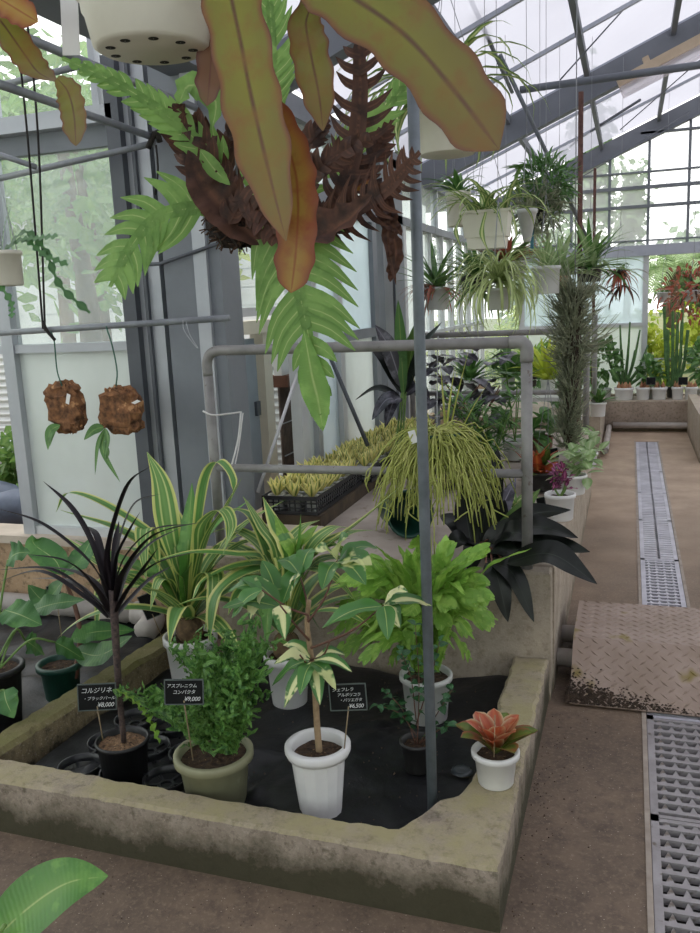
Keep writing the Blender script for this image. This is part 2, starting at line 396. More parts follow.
# raised planter: walls with a concrete bench slab inside
PTOP = .5
pl = Thing('raised_planter', 'long raised concrete planter carrying pipe rail and potted plants', 'planter', (-.93, 4.7, 0))
pl.part('front_wall', extrude_poly([(-1.62, 3.0), (-.255, 3.0), (-.255, 3.09), (-1.62, 3.09)], .0, PTOP, .008, .003), m_plant, False)
pl.part('side_wall', extrude_poly([(-.34, 3.092), (-.25, 3.092), (-.25, 6.42), (-.34, 6.42)], 0, PTOP, .008, .003), m_plant, False)
pl.part('end_wall', extrude_poly([(-1.62, 6.33), (-.345, 6.33), (-.345, 6.42), (-1.62, 6.42)], 0, PTOP, .008, .003), m_plant, False)
pl.part('bench_slab', MB().box(-1.62, 3.095, .36, -.345, 6.325, PTOP - .012), mat('bench_slab', '9b8f86', 'b1a59b', 5, .8, c3='8a7d70', s3=12), False)
p2 = Thing('raised_planter', 'short raised concrete planter running up to the far bench', 'planter', (-.7, 8.7, 0))
p2.part('front_wall', MB().box(-1.62, 7.9, 0, -.235, 8.0, .385), m_plant, False)
p2.part('side_wall', MB().box(-.32, 8.0, 0, -.235, 9.5, .385), m_plant, False)
p2.part('bench_slab', MB().box(-1.62, 8.0, .25, -.32, 9.5, .36), m_plant, False)
fb = Thing('far_bench', 'stained concrete bench across the end of the aisle', 'bench', (.2, 9.8, 0))
fb.part('front_wall', extrude_poly([(-1.62, 9.505), (2.2, 9.505), (2.2, 9.58), (-1.62, 9.58)], .0, .33, .008, .003), mosscrete('far_bench_concrete', '8b7d70', 'b0a091', 'a0937f', '5d5440', .05, .2, 3), False)
fb.part('bench_slab', MB().box(-1.62, 9.583, .2, 2.2, 10.05, .322), m_plant, False)
rb = Thing('side_bench', 'concrete bench wall on the opposite side of the aisle', 'bench', (1.2, 7.4, 0))
rb.part('front_wall', MB().box(.60, 7.75, 0, .69, 9.5, .40), m_plant, False)
rb.part('end_wall', MB().box(.695, 7.75, 0, 2.2, 7.84, .40), m_plant, False)
rb.part('bench_slab', MB().box(.695, 7.845, .2, 2.2, 9.5, .385), m_plant, False)
# sheeting
def sheet(name, x0, x1, y0, y1, z, label, seed, n=70):
    r = np.random.RandomState(seed); ny = int(n * (y1 - y0) / (x1 - x0)) + 2
    xs = np.linspace(x0, x1, n); ys = np.linspace(y0, y1, ny); X, Y = np.meshgrid(xs, ys); Z = np.full_like(X, z)
    for _ in range(26):
        a = r.uniform(0, PI); ph = r.uniform(0, 6); fr = r.uniform(4, 38); Z += .0085 / math.sqrt(fr) * np.sin(fr * (X * math.cos(a) + Y * math.sin(a)) + ph) * 1.5
    for _ in range(9):
        cx, cy, a = r.uniform(x0, x1), r.uniform(y0, y1), r.uniform(0, PI)
        d = (X - cx) * math.cos(a) + (Y - cy) * math.sin(a); l = -(X - cx) * math.sin(a) + (Y - cy) * math.cos(a)
        Z += .016 * np.exp(-(d / .012) ** 2 - (l / .25) ** 2)
    mb = MB(); vs = np.stack([X, Y, Z], -1).reshape(-1, 3)
    mb.add(vs, [(j * n + i, j * n + i + 1, (j + 1) * n + i + 1, (j + 1) * n + i) for j in range(ny - 1) for i in range(n - 1)])
    return single(name, mb, m_sheet, label, 'ground sheet')
m_sheet = mat('black_weed_sheet', '111214', '1e1f22', 25, .45, 0, .3, spec=.4)
BZ = .075
sheet('weed_sheet', -1.79, -.41, 1.89, 2.99, BZ, 'crumpled black weed sheet around the white pots inside the kerb', 3)
sheet('weed_sheet', -3.6, -1.93, 1.9, 3.2, BZ, 'black weed sheet beyond the narrow mossy kerb under the green leaves', 5)
# soil crumbs on sheet and floor
cr = MB(); m_crumb = mat('soil_crumbs', '3a2a20', '7d6a58', 60, .9)
for _ in range(420):
    if _ < 260: x, y, z = NR.uniform(-1.5, -.45), NR.uniform(1.95, 2.9), BZ + .008
    else: x, y, z = -.255 + abs(NR.randn()) * .07, NR.uniform(1.5, 2.95), .001
    r = NR.uniform(.0012, .0036); cr.lathe([(0.0005, -r * .7), (r, 0), (.0005, r * .8)], (x, y, z), 5)
for _ in range(260):
    x, y = NR.uniform(-1.8, -.1), 1.765 - abs(NR.randn()) * .12; r = NR.uniform(.001, .0024); cr.lathe([(0.0005, -r * .7), (r, 0), (.0005, r * .8)], (x, y, .001), 5)
single('soil_crumbs', cr, m_crumb, 'brown soil crumbs and grit scattered beside the kerb', 'soil', kind='stuff')

# ramp of checker plate over the pipes
m_plate = mat('checker_plate', '8d7a6c', 'a8958a', 4, .5, .1, c3='82723f', s3=4, t3=.56)
rp = Thing('checker_plate_ramp', 'pinkish grey checker plate ramp bridging the aisle over two pipes', 'ramp', (.4, 3.3, 0))
prof = [(2.975, .012), (3.18, .19), (3.59, .19), (3.85, .012)]
names = ['ramp_slope', 'ramp_top', 'ramp_slope']
for i in range(3):
    (ya, za), (yb, zb) = prof[i], prof[i + 1]
    d = nrm((0, yb - ya, zb - za)); n_ = V(0, -d[2], d[1]); L = math.hypot(yb - ya, zb - za)
    rp.part(names[i], MB().obox(V(.435, (ya + yb) / 2, (za + zb) / 2) - n_ * .004, (.62, 0, 0), d * L / 2, n_ * .004), m_plate, False)
    if i < 2:
        tr = MB(); nx, ny = int(1.26 / .05), int(L / .024)
        for a in range(nx):
            for b in range(ny):
                c = V(-.18 + (a + .5 + (b % 2) * .5) * .05, ya, za) + d * (b + .5) * L / ny
                if c[0] > 1.05: continue
                s = 1 if b % 2 else -1; dx = nrm(V(1, 0, 0) * .8 + d * .65 * s); dy = np.cross(n_, dx)
                vs = [c + dx * .019, c + dy * .0052, c - dx * .019, c - dy * .0052, c + n_ * .0045]
                tr.add(vs, [(0, 1, 4), (1, 2, 4), (2, 3, 4), (3, 0, 4)])
        rp.part('raised_tread', tr, m_plate, False, kind='stuff')
dirt = MB()
for _ in range(1500):
    x = -.2 + abs(NR.randn()) * .17; t = abs(NR.randn()) * .14 * max(.2, 1.2 - (x + .2) * 2.2); y = 2.978 + .205 * t; z = .014 + .178 * t; r = NR.uniform(.002, .007)
    dirt.lathe([(.0005, -r * .5), (r, 0), (.0005, r * .6)], (x, y, z), 5)
single('dirt_heap', dirt, mat('dark_dirt', '2b221b', '4a3b30', 40, .95), 'dark earth gathered on the low edge of the ramp', 'soil', kind='stuff')
for y, lab in ((3.25, 'grey pipe entering the ramp beside its low edge'), (3.5, 'grey pipe entering the ramp behind the other one')):
    pp = MB(); pp.tube([(-.252, y, .07), (1.0, y, .07)], .036, 16); single('drain_pipe', pp, m_pvc, lab, 'pipe')
pp = MB(); pp.tube(curve([(-.19, 8.0, .06), (-.19, 8.08, .06), (-.19, 9.3, .06), (-.19, 9.42, .06)], 12), .03, 12); single('water_pipe', pp, m_pvc, 'grey pipe along the foot of the short far planter', 'pipe')
pp = MB(); pp.tube([(-.15, 9.45, .075), (2.0, 9.45, .075)], .032, 12); single('water_pipe', pp, m_pvc, 'grey pipe along the foot of the far bench', 'pipe')
wp = Thing('heating_pipe', 'fat grey pipe with an elbow along the foot of the brown wall', 'pipe', (-2.8, 3.2, .1))
wp.part('pipe_run', MB().tube([(-5, 3.2, .13), (-2.13, 3.2, .13)], .047, 16), m_pvc)
wp.part('elbow', MB().tube(curve([(-2.16, 3.2, .13), (-2.08, 3.19, .128), (-2.035, 3.14, .12), (-2.03, 3.06, .1)], 14), .054, 16), m_pvc)
wp.part('collar', MB().tube([(-2.33, 3.2, .13), (-2.2, 3.2, .13)], .053, 16), m_pvc)

# ------------------------------------------------------------------ walls
WY = 3.35
def xat(px, py, y=WY): return PY(px, py, y)[0]
WA = Thing('wall_annex', None, None, (-3, WY, 0), kind='structure')
WA.part('base_wall', MB().box(-5.65, 3.28, 0, -1.64, 3.46, .41), m_wallbrown, False)
WA.part('sill', MB().box(-5.65, 3.265, .41, -1.64, 3.47, .45), mat('sill_concrete', 'b0a394', 'c6b9aa', 6, .8), False)
def post(par, x0, x1, z0, z1, y0, y1, m, name='post'): return par.part(name, MB().box(x0, y0, z0, x1, y1, z1), m, False)
roofz = lambda x: 2.55 + .41 * abs(x + 1.65)
xm = -2.80
post(WA, xm - .03, xm + .035, .45, 2.24, 3.31, 3.38, m_steel_l, 'mullion')
post(WA, -3.95, -3.88, .45, 2.24, 3.31, 3.38, m_steel_l, 'mullion'); post(WA, -4.95, -4.88, .45, 2.24, 3.31, 3.38, m_steel_l, 'mullion')
xu = xat(96, 80)
for x in (xu, xu - .545, xu - 1.1, xu - 1.65, xu - 2.2, xu - 2.75):
    post(WA, x - .016, x + .016, 2.36, roofz(x), 3.33, 3.38, m_steel_l, 'upper_mullion')
post(WA, -5.65, -2.09, 2.30, 2.37, 3.27, 3.38, m_steel_l, 'beam'); post(WA, -5.65, -2.09, 2.215, 2.30, 3.33, 3.38, m_steel, 'beam')
post(WA, xm + .035, -2.12, 1.335, 1.375, 3.32, 3.38, m_steel_l, 'mid_rail'); post(WA, -5.65, xm - .03, 1.335, 1.375, 3.32, 3.38, m_steel_l, 'mid_rail')
post(WA, xm + .035, -2.12, .45, .49, 3.32, 3.38, m_wframe, 'bottom_rail')
def pane(par, x0, x1, z0, z1, y, m): return par.part('pane', MB().box(x0, y - .002, z0, x1, y + .002, z1), m, False)
pane(WA, xm + .035, -2.12, 1.375, 2.215, 3.35, m_clear); pane(WA, xm + .035, -2.12, .49, 1.335, 3.35, m_frost)
pane(WA, -3.88, xm - .03, 1.375, 2.215, 3.35, m_clear); pane(WA, -4.88, -3.95, 1.375, 2.215, 3.35, m_clear); pane(WA, -5.65, -4.95, 1.375, 2.215, 3.35, m_clear)
pane(WA, -4.88, -3.95, .45, 1.335, 3.35, m_frost); pane(WA, -5.65, -4.95, .45, 1.335, 3.35, m_frost)
ux = [-2.09, xu, xu - .545, xu - 1.1, xu - 1.65, xu - 2.2, xu - 2.75, -5.65]
for a, b in zip(ux[:-1], ux[1:]):
    mb = MB(); mb.add([(b + .016, 3.355, 2.37), (a - .016, 3.355, 2.37), (a - .016, 3.355, roofz(a)), (b + .016, 3.355, roofz(b))], [(0, 1, 2, 3)]); WA.part('pane', mb, m_clear, False)
# column group where the annex meets the main house
cg = [(-2.12, -2.055, 3.27, 3.42, m_steel_d), (-2.055, -1.945, 3.31, 3.42, m_steel_l), (-1.945, -1.90, 3.36, 3.44, m_steel_d), (-1.90, -1.745, 3.27, 3.46, m_steel), (-1.745, -1.685, 3.25, 3.45, m_steel_l), (-1.685, -1.63, 3.27, 3.45, m_steel)]
for x0, x1, y0, y1, m in cg: WA.part('column_face', MB().box(x0, y0, .45, x1, y1, 2.56), m, False)
WA.part('column_groove', MB().box(-2.02, 3.29, .45, -2.005, 3.312, 2.56), m_steel_d, False)
st = MB(); st.tube([(-1.96, 3.26, 1.70), (-1.9, 3.245, 1.70), (-1.62, 3.24, 1.765), (-1.585, 3.26, 1.77)], .008, 8); WA.part('strap', st, m_steel_d)

WL = Thing('wall_left', None, None, (-1.65, 6.8, 0), kind='structure')
XL0, XL1 = -1.70, -1.64
def wl(name, y0, y1, z0, z1, m, x0=XL0, x1=XL1): return WL.part(name, MB().box(x0, y0, z0, x1, y1, z1), m, False)
wl('base_wall', 3.46, 10.15, 0, .5, m_wallbrown, -1.76, -1.63)
wl('eave_beam', 3.46, 10.15, 2.06, 2.12, m_steel, -1.74, -1.63); wl('gutter', -2.85, 10.15, 2.44, 2.55, m_rafter, -1.80, -1.63)
wl('mid_rail', 3.46, 4.15, 1.46, 1.50, m_wframe); 
wl('post', 4.12, 4.22, .5, 2.06, m_wframe); wl('post', 4.36, 4.43, .5, 2.06, m_steel_l); wl('post', 4.80, 4.88, .5, 2.06, m_wframe); wl('post', 5.56, 5.66, .5, 2.06, m_steel)
wl('mid_rail', 4.88, 5.56, 1.27, 1.33, m_steel); wl('top_rail', 4.88, 5.56, 2.02, 2.06, m_steel)
wl('frosted_panel', 4.22, 4.36, .5, 2.06, m_frost, -1.675, -1.67); wl('frosted_panel', 4.43, 4.80, .5, 2.06, m_frostb, -1.675, -1.67)
wl('pane', 4.88, 5.56, 1.33, 2.02, m_frostb, -1.675, -1.67); wl('white_panel', 4.88, 5.56, .5, 1.27, m_frost, -1.675, -1.67)
wl('pane', 3.46, 4.12, 1.50, 2.06, m_clear, -1.675, -1.67)
wl('column', 5.78, 6.0, 0.5, 2.5, m_steel, -1.76, -1.63); wl('column', 6.0, 6.08, 0.5, 2.5, m_steel_d, -1.74, -1.645); wl('column', 6.08, 6.35, .5, 2.5, m_steel, -1.76, -1.63); wl('column', 6.4, 6.48, .5, 2.06, m_wframe)
yy = 6.48
while yy < 10.1:
    y2 = min(10.12, yy + .46); wl('pane', yy, y2 - .03, .5, 2.06, m_clear, -1.675, -1.67); wl('mullion', y2 - .03, y2, .5, 2.06, m_wframe); yy = y2
yy = 3.46
while yy < 10.1:
    y2 = min(10.12, yy + .7); wl('upper_pane', yy, y2 - .03, 2.12, 2.44, m_clear, -1.675, -1.67); wl('mullion', y2 - .03, y2, 2.12, 2.44, m_steel_l); yy = y2
wl('mid_rail', 6.48, 10.12, 1.2, 1.23, m_wframe)

GY = 10.15
WB = Thing('wall_back', None, None, (0, GY, 0), kind='structure')
def wb(name, x0, x1, z0, z1, m, y0=GY - .03, y1=GY + .03): return WB.part(name, MB().box(x0, y0, z0, x1, y1, z1), m, False)
wb('base_wall', -1.7, 6.35, 0, .34, m_plant, GY - .09, GY + .08)
wb('beam', -1.7, 6.35, 1.87, 1.985, m_bar, GY - .07, GY + .05)
mx = [-1.46 + .4085 * i for i in range(-0, 19)]
for x in mx:
    wb('mullion', x - .014, x + .014, 1.985, (2.55 + .41 * (x + 1.65) if x < 2.35 else 2.55 + .41 * (6.35 - x)) - .12, m_steel, GY - .025, GY + .025)
for z, h in ((2.035, .008), (2.40, .016), (2.60, .018), (2.76, .009), (3.16, .012)):
    xa = -1.65 + max(0, (z - 2.45) / .41); wb('glazing_rail', xa, 4.7 - xa, z - h, z + h, m_steel, GY - .035, GY + .02)
edges = [-1.65] + mx
for a, b in zip(edges[:-1], edges[1:]):
    fz = lambda x: (2.55 + .41 * (x + 1.65) if x < 2.35 else 2.55 + .41 * (6.35 - x)) - .02
    mb = MB(); mb.add([(a, GY, 1.985), (b, GY, 1.985), (b, GY, fz(b)), (a, GY, fz(a))], [(0, 1, 2, 3)]); WB.part('upper_pane', mb, m_gable, False)
for x in (-1.2, .165, 1.5, 2.85, 4.2, 5.55): wb('window_post', x - .03, x + .03, .34, 1.87, m_wframe)
wb('window_rail', -1.17, .135, 1.10, 1.14, m_wframe); wb('pane', -1.17, .135, 1.14, 1.87, m_frostb, GY - .002, GY + .002); wb('pane', -1.17, .135, .34, 1.10, m_frost, GY - .002, GY + .002)
wb('pane', -1.65, -1.23, .34, 1.87, m_clear, GY - .002, GY + .002)
for a, b in ((1.53, 2.82), (2.88, 4.17), (4.23, 5.52)): wb('pane', a, b, .34, 1.87, m_clear, GY - .002, GY + .002)
wb('window_bar', .195, 1.47, .72, .735, m_steel)
# walls beyond the frame, plain glazing
WR = Thing('wall_right', None, None, (6.35, 3, 0), kind='structure')
WR.part('base_wall', MB().box(6.35, -2.85, 0, 6.45, 10.15, .5), m_plant, False); WR.part('pane', MB().box(6.39, -2.85, .5, 6.4, 10.15, 2.55), m_frost, False)
WF = Thing('wall_front', None, None, (0, -2.85, 0), kind='structure')
WF.part('base_wall', MB().box(-5.65, -2.95, 0, 6.45, -2.85, .5), m_plant, False); WF.part('pane', MB().box(-5.65, -2.9, .5, 6.4, -2.89, 4.1), m_frost, False)
WS = Thing('wall_side', None, None, (-5.65, 0, 0), kind='structure')
WS.part('base_wall', MB().box(-5.75, -2.95, 0, -5.65, 3.46, .5), m_wallbrown, False); WS.part('pane', MB().box(-5.7, -2.9, .5, -5.69, 3.4, 4.19), m_clear, False)

# ------------------------------------------------------------------ roof
CE = Thing('ceiling', None, None, (0, 3.6, 2.55), kind='structure')
sl = nrm((1, 0, .41)); nn = V(-sl[2], 0, sl[0])
def rpt(x): return V(x, 0, 2.55 + .41 * (x + 1.65)) if x < 2.35 else V(x, 0, 2.55 + .41 * (6.35 - x))
for y in (-2.85, .4, 3.65, 6.9, 10.15):
    for xa, xb in ((-1.65, 2.35), (2.35, 6.35)):
        a, b = rpt(xa), rpt(xb); d = nrm(b - a); n_ = V(-d[2], 0, d[0]); L = np.linalg.norm(b - a) / 2
        CE.part('rafter', MB().obox((a + b) / 2 + V(0, y, 0) - n_ * .10, d * L, (0, .035, 0), n_ * .085), m_rafter, False)
        CE.part('rafter_flange', MB().obox((a + b) / 2 + V(0, y, 0) - n_ * .188, d * L, (0, .055, 0), n_ * .006), m_rafter, False)
pxs = [-1.62, -.92, -.337, .246, .83, 1.5, 2.33]
for x in pxs[1:]:
    p = rpt(x); CE.part('purlin', MB().obox(p + V(0, 3.65, 0) - nn * .035, (.018, 0, 0), (0, 6.5, 0), (0, 0, .03)), m_rafter, False)
ys = np.linspace(-2.85, 10.15, 13)
for y in ys[1:-1]:
    a, b = rpt(-1.65), rpt(2.35); CE.part('glazing_bar', MB().obox((a + b) / 2 + V(0, y, 0) - nn * .008, (b - a) / 2, (0, .014, 0), nn * .012), m_bar, False)
for i in range(len(ys) - 1):
    for a, b in zip(pxs[:-1], pxs[1:]):
        p, q = rpt(a), rpt(b); y0, y1 = ys[i] + .012, ys[i + 1] - .012
        mb = MB(); mb.add([p + V(0, y0, .004), q + V(0, y0, .004), q + V(0, y1, .004), p + V(0, y1, .004)], [(0, 1, 2, 3)]); CE.part('roof_panel', mb, m_roof, False)
for ya, yb in zip(ys[:-1:3], list(ys[3::3])):
    p, q = rpt(2.36), rpt(6.35); mb = MB(); mb.add([p + V(0, ya, 0), q + V(0, ya, 0), q + V(0, yb, 0), p + V(0, yb, 0)], [(0, 1, 2, 3)]); CE.part('roof_panel', mb, m_roof, False)
    if yb < 3.7:
        p, q = V(-5.65, 0, 4.19), V(-1.72, 0, 2.58); mb = MB(); mb.add([p + V(0, ya, 0), q + V(0, ya, 0), q + V(0, min(yb, 3.36), 0), p + V(0, min(yb, 3.36), 0)], [(0, 1, 2, 3)]); CE.part('roof_panel', mb, m_roof, False)
for y in (-2.85, .4):
    a, b = V(-5.65, y, 4.19), V(-1.7, y, 2.57); d = nrm(b - a); n_ = V(-d[2], 0, d[0]); CE.part('rafter', MB().obox((a + b) / 2 - n_ * .1, (b - a) / 2, (0, .035, 0), n_ * .085), m_rafter, False)
# tie pipe, braces, lamp
tb = MB(); tb.tube([PY(520, 90, 6.0), PY(700, 65, 6.0), PY(700, 65, 6.0) + V(4, 0, .01)], .024, 12); CE.part('tie_pipe', tb, m_rafter)
for (a, ya), (b, yb) in ((((500, 55), 5.2), ((586, 236), 6.2)), (((471, 0), 4.6), ((512, 92), 6.0)), (((640, 100), 8.4), ((540, 163), 9.9))):
    pa, pb = PY(*a, ya), PY(*b, yb); t = MB(); t.tube([pa, pb], .013, 8); CE.part('brace', t, m_rafter)
for (a, b, y) in (((690, 112), (560, 190), 8.5), ((560, 80), (632, 0), 5.9), ((700, 60), (620, 130), 8.0)):
    t = MB(); t.tube([PY(*a, y), PY(*b, y)], .005, 6); CE.part('tie_rod', t, m_rafter)
for px, (ta, tb_) , y, r in ((580, (92, 246), 6.0, .017), (594, (168, 300), 8.2, .014)):
    a = PY(px + 1, ta, y); single('rusty_pole', MB().tube([V(a[0], y, a[2]), V(a[0], y, PTOP - .001 if y < 7 else .36)], r, 10), mat('rust_brown', '4c322c', '6a4a40', 30, .8), 'rust brown pole standing on the %s' % ('raised planter behind the air plant column' if y < 7 else 'short far planter'), 'pole')
lm = Thing('tube_light', 'unlit beige fluorescent batten with clear diffuser under the rafter', 'light', PY(660, 62, 6.3))
a, b = PY(618, 84, 6.35), PY(712, 34, 6.35); d = nrm(b - a); up = nrm(np.cross(d, (0, 1, 0)));  up = up if up[2] > 0 else -up
L = np.linalg.norm(b - a) / 2
m_beige = mat('beige_enamel', 'b9a48c', 'c9b59d', 6, .5)
lm.part('housing', MB().obox((a + b) / 2, d * L, (0, .045, 0), up * .03), m_beige, False)
lm.part('diffuser', MB().obox((a + b) / 2 - up * .065, d * L, (0, .06, 0), up * .028), glassmat('acrylic', .55, (.97, .95, .98, 1), (.85, .82, .86, 1), .1), False)
lm.part('bracket', MB().obox((a + b) / 2 + up * .04 - d * .1, d * .02, (0, .03, 0), up * .03), m_beige, False)

# ------------------------------------------------------------------ metal pipes and rails
def rail(y, x0, x1, ztop, zlow, r, z0, label):
    t = Thing('pipe_rail', label, 'rail', ((x0 + x1) / 2, y, z0))
    t.part('top_rail', MB().tube(curve([(x0, y, ztop - .1), (x0, y, ztop - .05), (x0 + .015, y, ztop - .015), (x0 + .05, y, ztop), (x0 + .1, y, ztop)], 14).tolist() + [[x1 - .03, y, ztop]], r, 14), m_rail)
    t.part('elbow', MB().tube(curve([(x1 - .06, y, ztop), (x1 - .02, y, ztop), (x1, y, ztop - .02), (x1, y, ztop - .07)], 10), r * 1.16, 14), m_rail)
    t.part('leg', MB().tube([(x0, y, z0), (x0, y, ztop - .1)], r, 14), m_rail); t.part('leg', MB().tube([(x1, y, z0), (x1, y, ztop - .05)], r, 14), m_rail)
    t.part('low_rail', MB().tube([(x0 + .005, y, zlow), (x1 - .005, y, zlow)], r * .82, 12), m_rail); return t
rail(3.05, -1.612, -.345, 1.337, .86, .0205, PTOP - .001, 'weathered grey pipe rail on the front wall of the raised planter')
rail(6.37, -1.6, -.29, 1.23, .785, .022, PTOP - .001, 'grey pipe rail at the end of the planter behind the hanging plants')
single('upright_pipe', MB().tube([(-.292, 7.95, .384), (-.292, 7.95, 1.3)], .022, 12), m_rail, 'upright grey pipe on the short far planter', 'pipe')
sp_ = Thing('support_post', 'tall slim grey steel post standing at the corner of the bed', 'post', (-.502, 2.088, BZ))
pb = PZ(433, 822, BZ); ptop = PY(413, 90, pb[1])
sp_.part('pole', MB().tube([(pb[0], pb[1], BZ), (ptop[0], pb[1], 3.0)], .0145, 12), m_post)
sp_.part('base_flange', MB().lathe([(.001, .016), (.024, .016), (.03, 0)], (pb[0], pb[1], BZ), 12), m_post)
tie = MB()
def pipe(name, a, b, r, label, m=None): return single(name, MB().tube([a, b], r, 10), m or m_rail, label, 'pipe')
m_hp = mat('hanger_pipe', '7b7f84', '8d9196', 14, .5, .2)
pipe('overhead_pipe', PZ(-12, 22, 2.3), V(PZ(168, 96, 2.3)[0], 3.24, 2.3), .014, 'upper grey pipe running overhead to the steel column', m_hp)
pipe('overhead_pipe', PZ(-30, 74, 2.2), V(PZ(155, 138, 2.2)[0], 3.25, 2.2), .014, 'lower grey pipe running overhead to the clamp on the column', m_hp)
pipe('overhead_pipe', PY(-20, 183, 3.2), PY(155, 143, 3.2), .013, 'slanting grey pipe ending at the black clamp', m_hp)
pipe('overhead_pipe', PY(-10, 88, 3.1), PY(92, 63, 3.1), .013, 'short slanting pipe crossing behind the yellow cactus stem', m_hp)
pipe('overhead_pipe', PY(-20, 148, 3.05), PY(36, 167, 3.1), .012, 'thin pipe with a black end cap below the slanting pipe', m_hp)
cl = Thing('pipe_clamp', 'black clamp binding the overhead pipes to the column', 'clamp', PY(155, 140, 3.2))
cl.part('band', MB().tube(curve([PY(148, 148, 3.18), PY(156, 132, 3.17), PY(160, 142, 3.19)], 8), .012, 8), m_chan)
cl.part('tail', MB().tube(curve([PY(156, 145, 3.17), PY(158, 170, 3.17), PY(155, 195, 3.17)], 8), .004, 6), m_chan)
HB = Thing('hanging_bar', 'grey bar on black cords carrying the two cork slabs', 'bar', PY(45, 331, 3.0))
HB.part('bar', MB().tube([PY(-30, 335, 3.0), PY(229, 318, 3.02)], .0135, 10), m_hp)
for pa, pb_ in (((37, 120), (45, 331)), ((26, 120), (43, 329))):
    HB.part('cord', MB().tube(curve([PY(*pa, 3.05) + V(0, 0, .62), PY(*pa, 3.05), PY(*pb_, 2.99)], 14), .0045, 6), m_chan)
HB.part('knot', MB().tube(curve([PY(43, 322, 2.985), PY(47, 331, 2.98), PY(55, 340, 2.98)], 8), .007, 6), m_chan)
wr = MB(); wr.tube(curve([PY(183, 320, 3.0), PY(184, 330, 2.99), PY(193, 343, 2.98), PY(198, 348, 2.98), PY(190, 335, 2.98), PY(186, 322, 3.0)], 20), .0018, 5); single('wire_hook', wr, m_galv, 'bent wire hook left on the hanging bar', 'hook')
tw = MB(); tw.tube(curve([PY(203, 411, 3.0), PY(212, 415, 3.0), PY(226, 414, 3.05), PY(241, 412, 3.15)], 10), .004, 5); tw.tube(curve([PY(241, 412, 3.15), PY(238, 440, 3.1), PY(231, 468, 3.04)], 8), .004, 5); tw.tube(curve([PY(243, 413, 3.15), PY(239, 445, 3.1), PY(234, 470, 3.04)], 8), .003, 5)
single('white_twine', tw, mat('white_string', 'd4d2d0'), 'white twine tied from the rail leg down to the low rail', 'twine')
pipe('stake', PY(302, 360, 4.2), PY(258, 492, 3.55), .0085, 'slanting pale stake leaning beside the sansevieria crates', mat('pale_stake', 'b3b3b6'))
pipe('stake', PY(325, 345, 4.5), PY(368, 446, 4.4), .012, 'slanting dark rod behind the drooping green frond', m_steel_d)
# ------------------------------------------------------------------ plant helpers
m_white = mat('white_plastic', 'd9d8d8', 'e4e3e2', 6, .4)
m_olive = mat('olive_plastic', '86856a', '9b9a7c', 5, .6, c3='a8a689', s3=9)
m_blackp = mat('black_plastic', '141416', '1d1d20', 8, .45)
m_darkp = mat('dark_grey_plastic', '2c2b2b', '3a3938', 8, .5)
m_greenp = mat('dark_green_plastic', '123a30', '1c4a3e', 5, .4)
m_greyp = mat('pale_grey_plastic', 'b9bab8', 'c8c9c6', 5, .45)
m_soil = mat('potting_soil', '2a1d16', '55412f', 70, .95, 0, .8, c3='9a7a55', s3=110, t3=.64)
m_bark = mat('bark_chips', '5d4632', '9a7a5a', 90, .9, 0, .8, c3='3a281c', s3=120, t3=.55)
m_wire = mat('thin_wire', '8b8d90', None)
m_cream = mat('cream_plastic', 'cfcbbd', 'dcd8cb', 5, .5)

def pp(pts, y0, y1=None):                # pixel way-points -> points in the house, depth running y0..y1
    y1 = y0 if y1 is None else y1; n = len(pts)
    return [PY(p[0], p[1], y0 + (y1 - y0) * i / max(1, n - 1)) for i, p in enumerate(pts)]
def pot(T, c, rt, rb, h, m, n=32, rim=.012, rimh=.022, facets=0, soil=m_soil, bowl=False, depth=.02):
    x, y, z = c; b = MB()
    if facets:
        b.lathe([(.001, 0), (rb, 0), (rt * .97, h - rimh)], c, facets); T.part('pot', b, m, False)
        b = MB(); b.lathe([(rt * .9, h - rimh), (rt + rim * .6, h - rimh), (rt + rim, h - rimh * .6), (rt + rim, h - .004), (rt + rim - .004, h), (rt - .004, h), (rt - .008, h - .006), (rt - .012, h - depth - .03)], c, n); T.part('rim', b, m)
    else:
        pr = [(.001, 0), (rb, 0), (rb + .003, .004)]
        if bowl: pr += [(lerp(rb, rt, .45), h * .25), (lerp(rb, rt, .75), h * .55)]
        pr += [(rt - .002, h - rimh), (rt + rim, h - rimh * .9), (rt + rim, h - .003), (rt + rim - .003, h), (rt - .002, h), (rt - .006, h - .005), (rt - .01, h - depth - .02)]
        b.lathe(pr, c, n); T.part('pot', b, m)
    s = MB(); zz = z + h - depth; k = 20; rr = rt - .007
    vs = [(x, y, zz + .006)]; 
    for q in (.5, 1):
        for i in range(k): vs.append((x + rr * q * math.cos(2 * PI * i / k), y + rr * q * math.sin(2 * PI * i / k), zz + NR.uniform(-.003, .005)))
    s.add(vs, [(0, 1 + i, 1 + (i + 1) % k) for i in range(k)] + [(1 + i, 1 + k + i, 1 + k + (i + 1) % k, 1 + (i + 1) % k) for i in range(k)])
    T.part('soil', s, soil, False)
def leaf(T, pts, W, m, n=16, prof='strap', fold=.2, nx=4, name='leaf', up=(0, 0, 1), tip=.35, ruf=0, rf=6, twist=0, p=.8, q=.8, base=.55, under=None):
    c = curve(pts, n); hw = strapw(n, W, tip, base) if prof == 'strap' else ellw(n, W, p, q)
    return T.part(name, MB().ribbon(c, hw, up, fold, nx, ruf, rf, twist, NR.uniform(0, 6)), m, under=under)
def stem(T, pts, r0, r1, m, name='stem', n=14, k=8):
    c = curve(pts, n); return T.part(name, MB().tube(c, np.linspace(r0, r1, n), k), m)
